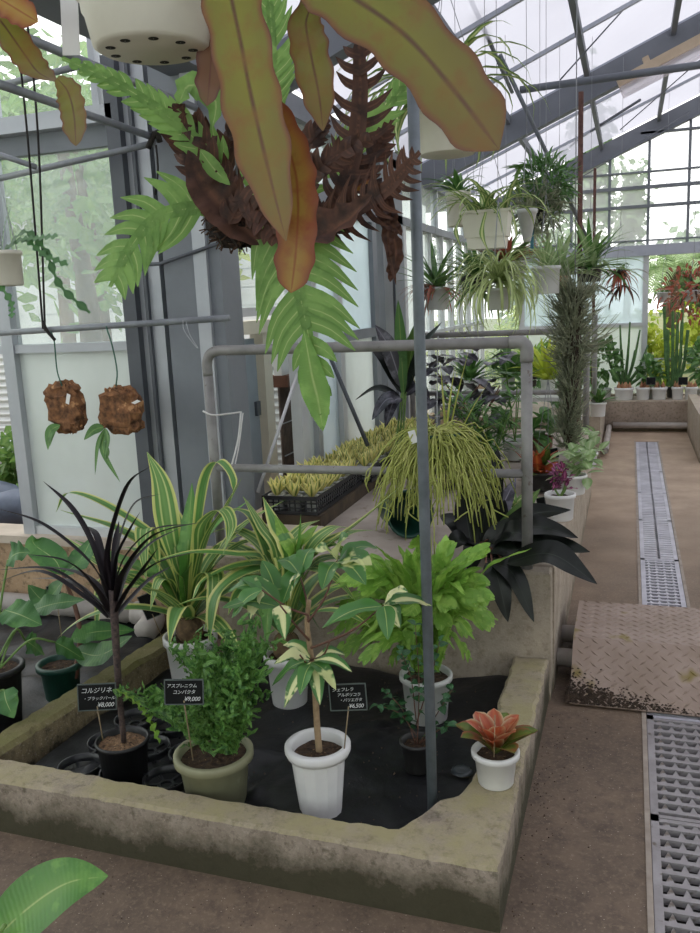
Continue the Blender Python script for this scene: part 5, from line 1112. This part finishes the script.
leaf(T, pp([(304, 330), (312, 375), (318, 400), (323, 431)], DY - .11, DY - .12), .034, L_dry, 16, 'ell', .1, 4, 'frond', up=(0, -1, .1), p=1.0)
fr([(252, 200), (258, 130), (272, 60), (268, -20)], .11, L_dry, DY + .1, DY + .1, nl=13, lobew=.38, ang=42, droop=.0, up=(0, -1, .1))
fr([(300, 200), (345, 150), (385, 110), (425, 60)], .07, L_dry, DY + .15, DY + .25, nl=12, lobew=.34, ang=46, droop=.0, up=(0, -1, .1))
leaf(T, pp([(178, 105), (190, 85), (215, 100), (212, 130)], DY - .05), .03, L_dry, 14, 'ell', .2, 4, 'frond', up=(0, -1, .3), ruf=.4)
leaf(T, pp([(200, 150), (215, 170), (230, 185)], DY - .1), .018, L_dry, 14, 'ell', .2, 4, 'frond', up=(0, -1, .3), ruf=.4)
for pts, W, y0, y1, kw in [([(240, 225), (205, 180), (183, 140), (178, 102)], .055, DY - .02, DY - .05, dict(nl=12, lobew=.5, ang=48, curl=1.2)), ([(255, 225), (225, 180), (205, 140), (196, 112)], .05, DY - .06, DY - .02, dict(nl=12, lobew=.5, ang=50, curl=1.4)),
     ([(300, 230), (345, 215), (385, 190), (420, 152)], .085, DY, DY - .1, dict(nl=14, lobew=.3, ang=72, curl=.5)), ([(320, 230), (350, 170), (360, 100), (358, 22)], .095, DY + .05, DY + .05, dict(nl=12, lobew=.28, ang=70, curl=.4)), ([(265, 235), (300, 190), (330, 160), (375, 135)], .05, DY - .03, DY - .05, dict(nl=12, lobew=.5, ang=60, curl=1.2)),
     ([(280, 240), (330, 230), (360, 200), (405, 185)], .05, DY - .02, DY, dict(nl=12, lobew=.5, ang=60, curl=1.0)), ([(250, 235), (232, 190), (226, 150), (238, 120)], .05, DY, DY + .05, dict(nl=12, lobew=.5, ang=55, curl=1.3)), ([(270, 240), (285, 200), (300, 150), (330, 120)], .06, DY + .04, DY + .1, dict(nl=12, lobew=.5, ang=55, curl=1.0)),
     ([(300, 240), (340, 205), (370, 165), (392, 120)], .06, DY + .08, DY + .12, dict(nl=12, lobew=.42, ang=60, curl=.6)), ([(225, 225), (240, 200), (262, 215), (280, 245)], .06, DY - .09, DY - .1, dict(nl=9, lobew=.6, ang=60, curl=1.2))]:
    T.part('dead_frond', frond(pp(pts, y0, y1), 0, W, up=(0, -1, .2), wing=.22, jag=1, **kw), L_brown)
# one shield-like dead frond on each side of the roots
for pts, W in (([(262, 245), (232, 215), (205, 185), (188, 150)], .05), ([(285, 240), (310, 238), (345, 222), (372, 195)], .045)):
    leaf(T, pp(pts, DY - .06, DY - .1), W, L_brown, 20, 'ell', .5, 6, 'dead_frond', up=(0, -1, .6), ruf=.3, rf=5)
for pts in ([(382, 185), (390, 215), (388, 240), (396, 285)], [(376, 195), (384, 218), (396, 228), (402, 236)], [(390, 225), (396, 250), (392, 270), (390, 282)]):
    leaf(T, pp(pts, DY, DY - .02), .016, L_brown, 22, 'ell', .4, 4, 'dead_frond', up=(.4, -1, 0), ruf=1.0, rf=5)
leaf(T, pp([(355, 190), (375, 185), (392, 200)], DY), .012, L_epio, 12, 'ell', .2, 4, 'frond', up=(0, -1, .2))

# small hanging pot with fishbone cactus at the left edge
T = hang('fishbone_cactus', 'small white hanging pot with jagged fishbone cactus stems', 2, 251, 2.3, 38, .11, m_cream, taper=.85); y = 2.3
m_fish = leafmat('fishbone_stem', [(0, '4d7a42'), (1, '3c6a3a')], rough=.45, trans=.15)
for pts in ([(5, 250), (25, 232), (45, 250), (60, 285), (90, 313)], [(5, 248), (25, 240), (45, 255), (68, 265)], [(5, 250), (20, 240), (38, 238), (58, 236)], [(2, 250), (5, 225), (12, 205)], [(-5, 250), (-10, 270), (10, 300), (12, 318)], [(0, 250), (-10, 230), (-8, 210)]):
    n = 40; cc = curve(pp(pts, y, y - .08), n); hw = np.where(np.arange(n) % 4 < 2, .0125, .004); T.part('jagged_stem', MB().ribbon(cc, hw, (0, -.8, .6), .1, 2), m_fish)
# cork mounts
m_cork = mat('cork_bark', '4a3222', '946745', 28, .95, 0, .8, c3='b58860', s3=22, t3=.6)
def cork(px, py, w_, h_, label, hook, leaves, ang):
    y = 2.98; c = PY(px, py, y); s = 3.3 / FPX; T = Thing('staghorn_mount', label, 'hanging plant', c)
    q = MB(); n1, n2 = 22, 16; vs = []; r = np.random.RandomState(int(px))
    for i in range(n2 + 1):
        for j in range(n1):
            th, ph = 2 * PI * j / n1, PI * i / n2; cs, sn = math.cos(th), math.sin(th); sq = lambda v: math.copysign(abs(v) ** .55, v)
            k = 1 + r.uniform(-.2, .2); x, z, d = sq(cs) * sq(math.sin(ph)) * w_ * s / 2 * k, sq(math.cos(ph)) * h_ * s / 2 * (1 + r.uniform(-.18, .18)), sq(sn) * sq(math.sin(ph)) * .035 * k
            vs.append(c + V(x * math.cos(ang) - z * math.sin(ang), d, x * math.sin(ang) + z * math.cos(ang)))
    q.add(vs, [(i * n1 + j, i * n1 + (j + 1) % n1, (i + 1) * n1 + (j + 1) % n1, (i + 1) * n1 + j) for i in range(n2) for j in range(n1)]); T.part('cork_slab', q, m_cork, False)
    T.part('wire_hook', MB().tube(curve(pp(hook, 3.0, 2.95), 14), .003, 6), mat('green_wire', '2d5a4a', None))
    T.part('tag', MB().obox(PY(px + 2 + (12 if px > 100 else 0), py - 8, y - .05), (.008, 0, -.003), (0, .0006, 0), (.006 if px < 100 else .014, 0, .02 if px < 100 else .006)), m_white, False)
    for pts, W in leaves: leaf(T, pp(pts, 2.95, 2.9), W, L_mid, 14, 'ell', .2, 4, up=(0, -1, .3))
cork(66, 407, 40, 52, 'brown cork slab with a single small staghorn leaf on the hanging bar', [(50, 330), (54, 340), (57, 370), (62, 386)], [([(60, 425), (50, 432), (48, 450)], .022), ([(56, 428), (52, 436), (50, 446)], .012)], .15)
cork(122, 410, 46, 46, 'brown cork slab with long forked staghorn fronds on the hanging bar', [(106, 326), (112, 345), (117, 370), (116, 386)], [([(104, 427), (94, 430), (84, 440)], .022), ([(105, 428), (98, 445), (95, 475)], .01), ([(106, 428), (103, 450), (120, 482)], .014), ([(103, 440), (108, 452), (106, 460)], .01), ([(105, 428), (108, 440), (104, 460)], .012)], -.08)
# spider plants and friends
T = hang('spider_plant', 'white hanging pot of striped spider plant behind the big reddish stem', 446, 92, 2.95, 70, .2, m_cream, taper=.78)
blades(T, T.top, 52, .48, .013, L_spid, (.3, 1.3), (1.8, 3.0), 4)
T = hang('spider_plant', 'square grey-white hanging planter with striped spider plant', 487, 211, 3.9, 46, .165, m_cream, True)
blades(T, T.top, 40, .36, .011, L_spid, (.5, 1.35), (1.2, 2.4), 4, spread=.08)
for pts in ([(510, 205), (516, 235), (508, 262), (520, 285), (523, 300)], [(466, 210), (456, 230), (462, 250)], [(486, 212), (482, 235), (490, 255)]): leaf(T, pp(pts, 3.8, 3.75), .012, L_spid, 18, fold=.2, nx=4, tip=.6)
T = hang('spider_plant', 'green hanging basket beside the square planter', 458, 192, 4.15, 26, .16, m_cream, wires=True)
blades(T, T.top, 30, .22, .012, L_mid, (.3, 1.3), (.6, 1.6))
T = hang('cone_pot', 'cone-shaped white pot hanging tilted beside the feathery air plants', 527, 209, 4.2, 21, .15, m_greyp, taper=.3)
blades(T, T.top, 14, .1, .008, L_till, (.3, 1.3), (.2, .8))
T = hang('feathery_airplants', 'bushy feathery grey and green air plants hanging behind the cone pot', 540, 208, 4.7, 18, .08, m_darkp, taper=.6)
bushy(T, T.top + V(.03, 0, .14), 520, .13, .006, .08, L_mid); bushy(T, T.top + V(.0, -.06, .0), 420, .12, .006, .08, L_till, name='grey_foliage')
for k in range(12): leaf(T, arc(PY(520, 168, 4.5), k * .63, .2, .1, .3, 6), .015, L_mid, 8, 'ell')
stem(T, [PY(520, 168, 4.5), PY(516, 180, 4.5), PY(524, 200, 4.6), T.top], .01, .008, m_gstem)
T.part('label_strip', MB().obox(PY(532, 240, 4.3), (.008, 0, 0), (0, .001, 0), (0, 0, .05)), mat('teal_tag', '3f7585', None), False)
T = hang('airplant_pot', 'round white hanging pot with a pineapple-like air plant', 546, 266, 4.5, 29, .14, m_greyp, taper=.85)
blades(T, T.top, 22, .2, .012, L_pale, (.7, 1.4), (.2, .9))
T = hang('spider_mass', 'drooping pale spider plant hanging just above the rail', 499, 288, 3.6, 26, .09, m_greyp)
blades(T, T.top + V(0, 0, .04), 170, .36, .0055, L_spidp, (.1, 1.5), (2.0, 3.4), 2)
T = hang('bromeliad_basket', 'green bromeliad in a terracotta hanging pot by the brown pole', 559, 276, 5.6, 20, .09, mat('terracotta', 'a88468', 'b8957a', 9, .8))
blades(T, T.top, 46, .36, .022, L_pale, (.3, 1.3), (.3, 1.2))
T = hang('bromeliad_basket', 'wide green bromeliad clump hanging beside the terracotta pot', 590, 268, 5.9, 24, .09, m_darkp)
blades(T, T.top, 34, .4, .022, L_pale, (.1, 1.3), (.4, 1.4)); blades(T, T.top, 24, .38, .02, L_mid, (.1, 1.4), (.4, 1.2)); leaf(T, pp([(603, 262), (612, 240), (620, 222)], 5.9), .016, L_mid, 12, tip=.8)
blades(T, T.top - V(0, 0, .1), 18, .25, .012, L_till, (-.5, .3), (.6, 1.2))
T = hang('red_bromeliad_basket', 'red-leaved bromeliads in a hanging basket behind the square planter', 507, 262, 5.0, 40, .1, m_greyp)
blades(T, T.top, 26, .3, .017, L_red, (.3, 1.2), (.1, .8)); blades(T, T.top, 20, .3, .016, L_mid, (.3, 1.3), (.4, 1.2))
T = hang('leafy_basket', 'green tufted basket hanging left of the red bromeliads', 475, 275, 4.9, 30, .1, m_darkp)
blades(T, T.top, 60, .32, .012, L_mid, (.2, 1.4), (.6, 1.6)); blades(T, T.top - V(0, 0, .05), 30, .3, .012, L_mid, (-.4, .4), (.5, 1.2))
T = hang('red_trailing_basket', 'white hanging basket with red trailing leaves near the glass wall', 437, 287, 6.0, 26, .16, m_greyp)
blades(T, T.top, 22, .4, .02, L_mid, (.5, 1.4), (.3, 1.0)); blades(T, T.top, 70, .3, .01, L_red, (-.2, .6), (1.0, 1.6)); 
T = hang('red_trailing_basket', 'red trailing plant hanging in front of the far window', 620, 270, 6.8, 14, .07, m_darkp)
blades(T, T.top, 40, .26, .009, L_red, (-.5, .5), (.9, 1.6)); blades(T, T.top, 12, .24, .01, L_mid, (-.2, .8), (1.1, 1.8)); blades(T, T.top - V(-.02, 0, .1), 16, .22, .012, L_brown, (-.6, .3), (.8, 1.3))
T = hang('red_trailing_basket', 'small white pot with reddish leaves hanging before the yellow shrubs', 664, 292, 8.8, 14, .1, m_greyp)
blades(T, T.top, 12, .14, .01, L_mid, (.2, 1.4), (.3, 1.0)); blades(T, T.top, 14, .3, .01, L_red, (-.4, .3), (.9, 1.4))
T = hang('red_trailing_basket', 'rust red bushy basket hanging beside the small white pot', 693, 290, 8.2, 16, .1, m_greyp)
bushy(T, T.top, 190, .26, .014, .08, L_red); blades(T, T.top, 24, .28, .01, L_brown, (-.2, 1.0), (.8, 1.8))
# hanging column of air plants
cy_ = 4.7; a0, a1 = PY(575, 290, cy_), PY(568, 445, cy_)
T = Thing('airplant_column', 'long hanging column of spiky grey-green air plants', 'hanging plant', a0)
T.part('cord', MB().tube([a0, V(a0[0], cy_, roof_at(a0[0]))], .003, 5), m_wire)
T.part('core', MB().tube(curve([a0, (a0 + a1) / 2 + V(.01, 0, 0), a1], 12), np.linspace(.04, .025, 12) * (1 + NR.uniform(-.2, .3, 12)), 8), mat('dry_core', '2e261f', '51463a', 40, .95))
for k in range(74):
    t = k / 74; b = lerp(a0, a1, t) + V(.02 * math.sin(k), NR.uniform(-.03, .03), 0); q = MB(); R_ = (.21 if t < .5 else .13) * NR.uniform(.7, 1.15) * (1.1 if .12 < t < .45 else .85)
    az = NR.uniform(0, 6.28); el0 = NR.uniform(-.3, .9); d0 = V(math.cos(az) * math.cos(el0), math.sin(az) * math.cos(el0), math.sin(el0))
    for _ in range(30):
        d = nrm(d0 + NR.randn(3) * .55); l = R_ * NR.uniform(.6, 1.0); q.ribbon(curve([b, b + d * l * .5, b + d * l + V(0, 0, .05) + NR.randn(3) * .015], 6), .0045 * np.array([1, 1, .9, .7, .45, .1]), NR.randn(3), .2, 1)
    T.part('airplant_tuft', q, L_till)

# ------------------------------------------------------------------ outside
m_lawn = mat('garden_ground', '5d6a3a', '7d7a55', 1.5, .95)
g = MB(); g.box(-40, 10.25, -.3, 40, 60, -.02); g.box(-40, -20, -.3, -5.8, 10.25, -.02); g.box(6.5, -20, -.3, 40, 10.25, -.02); g.box(-5.8, 3.47, -.3, -1.77, 10.25, -.02)
go = single('garden_ground', g, m_lawn, None, None, kind='structure', smooth=False)
L_tree = leafmat('garden_tree_leaf', [(0, '8aa85a'), (1, '5d8a45')], '7aa050', 1.2, rough=.5, trans=.4)
L_tree2 = leafmat('far_tree_leaf', [(0, '7d9a66'), (1, '5f8050')], '6d8c58', .6, rough=.6, trans=.3)
m_trunk = mat('tree_bark', '5a4a3c', '75634f', 12, .9, 0, .5)
def tree(name, label, base, h, R, n, lw, m, zs=1.0, cz=None, cat='tree', trunk=True, group=None):
    T = Thing(name, label, cat, base, group); base = np.asarray(base, float)
    cz = h - R * zs if cz is None else cz
    if trunk: T.part('trunk', MB().tube(curve([base, base + V(.05, .03, cz * .6), base + V(0, 0, cz + .2)], 8), np.linspace(.06 + h * .012, .03, 8), 8), m_trunk)
    q = MB(); cl = [nrm(NR.randn(3)) * R * NR.uniform(.3, .85) * V(1, 1, zs) for _ in range(14)]
    for k in range(n):
        o = cl[NR.randint(14)] + NR.randn(3) * R * .24 * V(1, 1, zs); p = base + V(0, 0, cz) + o
        if p[2] < .03: continue
        a = nrm(NR.randn(3) + V(0, 0, -.3)); l = lw * NR.uniform(.7, 1.3); q.ribbon([p, p + a * l * .5, p + a * l], lw * .42 * np.array([.35, 1, .05]), nrm(NR.randn(3) + V(0, 0, 1)), .2, 2)
    T.part('crown', q, m, kind='stuff'); return T
tree('garden_tree', 'leafy tree close behind the hazy annex window', (-3.9, 5.6, 0), 3.5, 1.0, 750, .13, L_tree, 1.0)
tree('garden_tree', 'taller leafy tree further back behind the annex window', (-6.2, 8.3, 0), 4.6, 1.5, 1100, .16, L_tree, 1.0)
tree('vine_bush', 'hanging vine leaves beside the steel columns outside', (-2.95, 4.1, 0), 3.0, .42, 200, .10, L_tree, 1.7, cat='shrub')
tree('garden_shrub', 'low bright shrub under the open annex window', (-4.0, 4.9, 0), .8, .42, 900, .08, L_tree, .8, cat='shrub', trunk=False)
tree('garden_shrub', 'yellowish maple bush outside the left glass wall', (-2.62, 5.3, 0), 2.1, .26, 110, .10, L_yel, .8, cat='shrub')
# white house and corrugated fence
hs = Thing('white_house', 'white sided house behind the annex window', 'building', (-6, 10.5, 0)); m_side = mat('white_siding', 'c5c8cc', 'd3d6d9', 2, .7)
hs.part('house_wall', MB().box(-9, 10.5, 0, -3.2, 14, 3.0), m_side, False)
for k in range(12): hs.part('siding_board', MB().box(-9, 10.47, .1 + k * .24, -3.2, 10.5, .32 + k * .24), m_side, False)
hs.part('house_roof', MB().add([(-9.4, 10.1, 2.95), (-2.9, 10.1, 2.95), (-2.9, 12.5, 4.1), (-9.4, 12.5, 4.1), (-9.4, 14.6, 2.95), (-2.9, 14.6, 2.95)], [(0, 1, 2, 3), (3, 2, 5, 4)]) or MB(), m_steel, False) if False else None
rf_ = MB(); rf_.add([(-9.4, 10.1, 2.95), (-2.9, 10.1, 2.95), (-2.9, 12.5, 4.1), (-9.4, 12.5, 4.1), (-9.4, 14.6, 2.95), (-2.9, 14.6, 2.95)], [(0, 1, 2, 3), (3, 2, 5, 4)]); hs.part('house_roof', rf_, m_steel, False)
hs.part('window_opening', MB().box(-6.2, 10.44, 1.0, -5.0, 10.47, 2.1), m_steel_d, False)
fn = Thing('corrugated_fence', 'grey corrugated metal fence beyond the open annex window', 'fence', (-5, 6.1, 0)); m_corr = mat('corrugated_metal', 'b5b8ba', 'c9cbcc', 2, .5, .2)
n = 26
q = MB(); vs = []; zz = np.linspace(.05, 1.25, n * 4)
for z in zz: vs += [(-8, 6.1 + .018 * math.sin(z * 2 * PI / .062), z), (-2.35, 6.1 + .018 * math.sin(z * 2 * PI / .062), z)]
q.add(vs, [(2 * i, 2 * i + 1, 2 * i + 3, 2 * i + 2) for i in range(len(zz) - 1)]); fn.part('corrugated_sheet', q, m_corr)
for x in (-7.9, -6, -4.2, -2.4): fn.part('fence_post', MB().box(x - .03, 6.13, 0, x + .03, 6.19, 1.3), m_steel, False)
for k, (x, y) in enumerate([(-3.5, 4.2), (-4.0, 4.35), (-3.2, 4.5)]):
    q = MB(); q.tube(curve([(x - .5, y, .26 + .04 * k), (x, y + .05, .33), (x + .5, y, .27)], 10), np.array([.02, .09, .12, .13, .12, .13, .12, .11, .09, .02]), 10); single('tarpaulin_roll', q, mat('blue_grey_tarp', '4c5568', '5d667a', 8, .6), ['blue-grey tarpaulin roll nearest the annex sill outside', 'blue-grey tarpaulin roll in front of the low bright shrub', 'blue-grey tarpaulin roll lying furthest from the annex sill'][k], 'tarpaulin', 'tarpaulin rolls outside')
# things outside the left wall
T = Thing('timber_frame', 'cream timber post with top board outside the left wall', 'frame', (-2.0, 4.44, 0)); m_crm = mat('cream_paint', 'd9cfbd', 'e4dbc9', 5, .6)
T.part('upright', MB().box(-2.04, 4.39, 0, -1.96, 4.5, 1.36), m_crm, False); T.part('top_board', MB().box(-2.05, 4.06, 1.36, -1.92, 4.66, 1.43), m_crm, False)
T = Thing('bamboo_screen', 'dark bamboo screen with white board above it outside the left wall', 'screen', (-2.0, 4.85, 0)); m_bam = mat('dark_bamboo', '3c302a', '5a4a40', 14, .8)
T.part('white_board', MB().box(-2.03, 4.68, 1.09, -1.98, 5.06, 1.36), m_white, False); T.part('brown_ledge', MB().box(-2.06, 4.67, 1.02, -1.94, 5.07, 1.09), mat('brown_timber', '5a3a2c', '6d4838', 12, .8), False)
for k in range(17): T.part('bamboo_cane', MB().tube([(-2.0, 4.68 + k * .023, .02), (-2.0, 4.68 + k * .023, 1.02)], .011, 6), m_bam)
for z in (.4, .6, .8): T.part('tie_wire', MB().tube([(-1.985, 4.67, z), (-1.985, 5.06, z)], .004, 5), m_galv)
T = Thing('grey_cabinet', 'blue-grey metal cabinet outside the left wall', 'cabinet', (-2.1, 4.2, 0)); m_cab = mat('blue_grey_metal', '8c96a0', '9aa4ae', 4, .5)
T.part('body', MB().box(-2.3, 4.05, 0, -2.0, 4.36, 1.33), m_cab, False); T.part('latch', MB().box(-1.991, 4.29, .9, -1.975, 4.34, .98), m_steel_d, False); T.part('door', MB().box(-2.0, 4.07, .05, -1.991, 4.35, 1.3), m_cab, False)
# beyond the far gable
SL = ['golden shrub outside by the corner of the left glass wall', 'lime shrub outside behind the short planter', 'yellow-green shrub outside behind the frosted pane', 'dark green shrub outside beside the window post', 'yellow shrub outside behind the euphorbia', 'golden shrub outside behind the column cactus', 'yellow-green shrub outside behind the last bulb pots', 'dark green shrub outside in front of the peach building', 'lime shrub outside at the end of the hedge']
for k in range(9):
    x = -2.2 + k * .62; tree('garden_shrub', SL[k], (x, 11.3 + (k % 2) * .75, 0), 1.25 + .25 * ((k * 7) % 3), .36, 800, .085, L_yel if k not in (3, 7) else L_tree, 1.75, cz=.62 + .12 * ((k * 7) % 3), cat='shrub', trunk=False, group='shrubs beyond the far window')
T = Thing('palm_tree', 'pale green palm with arching fronds beyond the far window', 'palm', (.55, 12.6, 0)); T.part('trunk', MB().tube([(.55, 12.6, 0), (.55, 12.6, 1.75)], .09, 10), m_trunk)
for k in range(16): T.part('palm_frond', frond(arc((.55, 12.6, 1.72), k * .4, .9 - .25 * (k % 3), .95, 1.6, 8), 0, .26, nl=20, lobew=.22, ang=55, droop=.3, wing=.03), L_pale)
for k, (x, y, h, R, lb) in enumerate([(-4.6, 17, 2.9, 1.15, 'rounded tree behind the gable near the left glass wall'), (-1.7, 18.5, 3.1, 1.2, 'rounded tree behind the gable below the cypress'), (1.3, 18.5, 3.0, 1.2, 'rounded tree behind the gable above the palm'), (4.4, 19.5, 3.2, 1.3, 'rounded tree behind the peach building'), (-7.6, 19, 3.6, 1.4, 'rounded tree behind the white house corner')]):
    tree('garden_tree', lb, (x, y, 0), h, R, 1300, .2, L_tree2, .9, group='distant trees')
tree('cypress', 'slender tall cypress far behind the gable glass', (-1.05, 24, 0), 6.6, .62, 1500, .2, L_tree2, 3.6, cat='tree'); tree('cypress', 'shorter cypress beside the tall one', (-.1, 25, 0), 5.2, .5, 900, .2, L_tree2, 3.2, cat='tree')
T = Thing('peach_wall', 'pale peach building at the side of the garden', 'building', (3.2, 14, 0)); T.part('building_wall', MB().box(1.2, 14.2, 0, 5.5, 16, 2.05), mat('peach_render', 'e0cdbb', 'ead8c7', 2, .8), False); T.part('parapet', MB().box(1.15, 14.15, 2.05, 5.55, 16.05, 2.12), m_white, False)
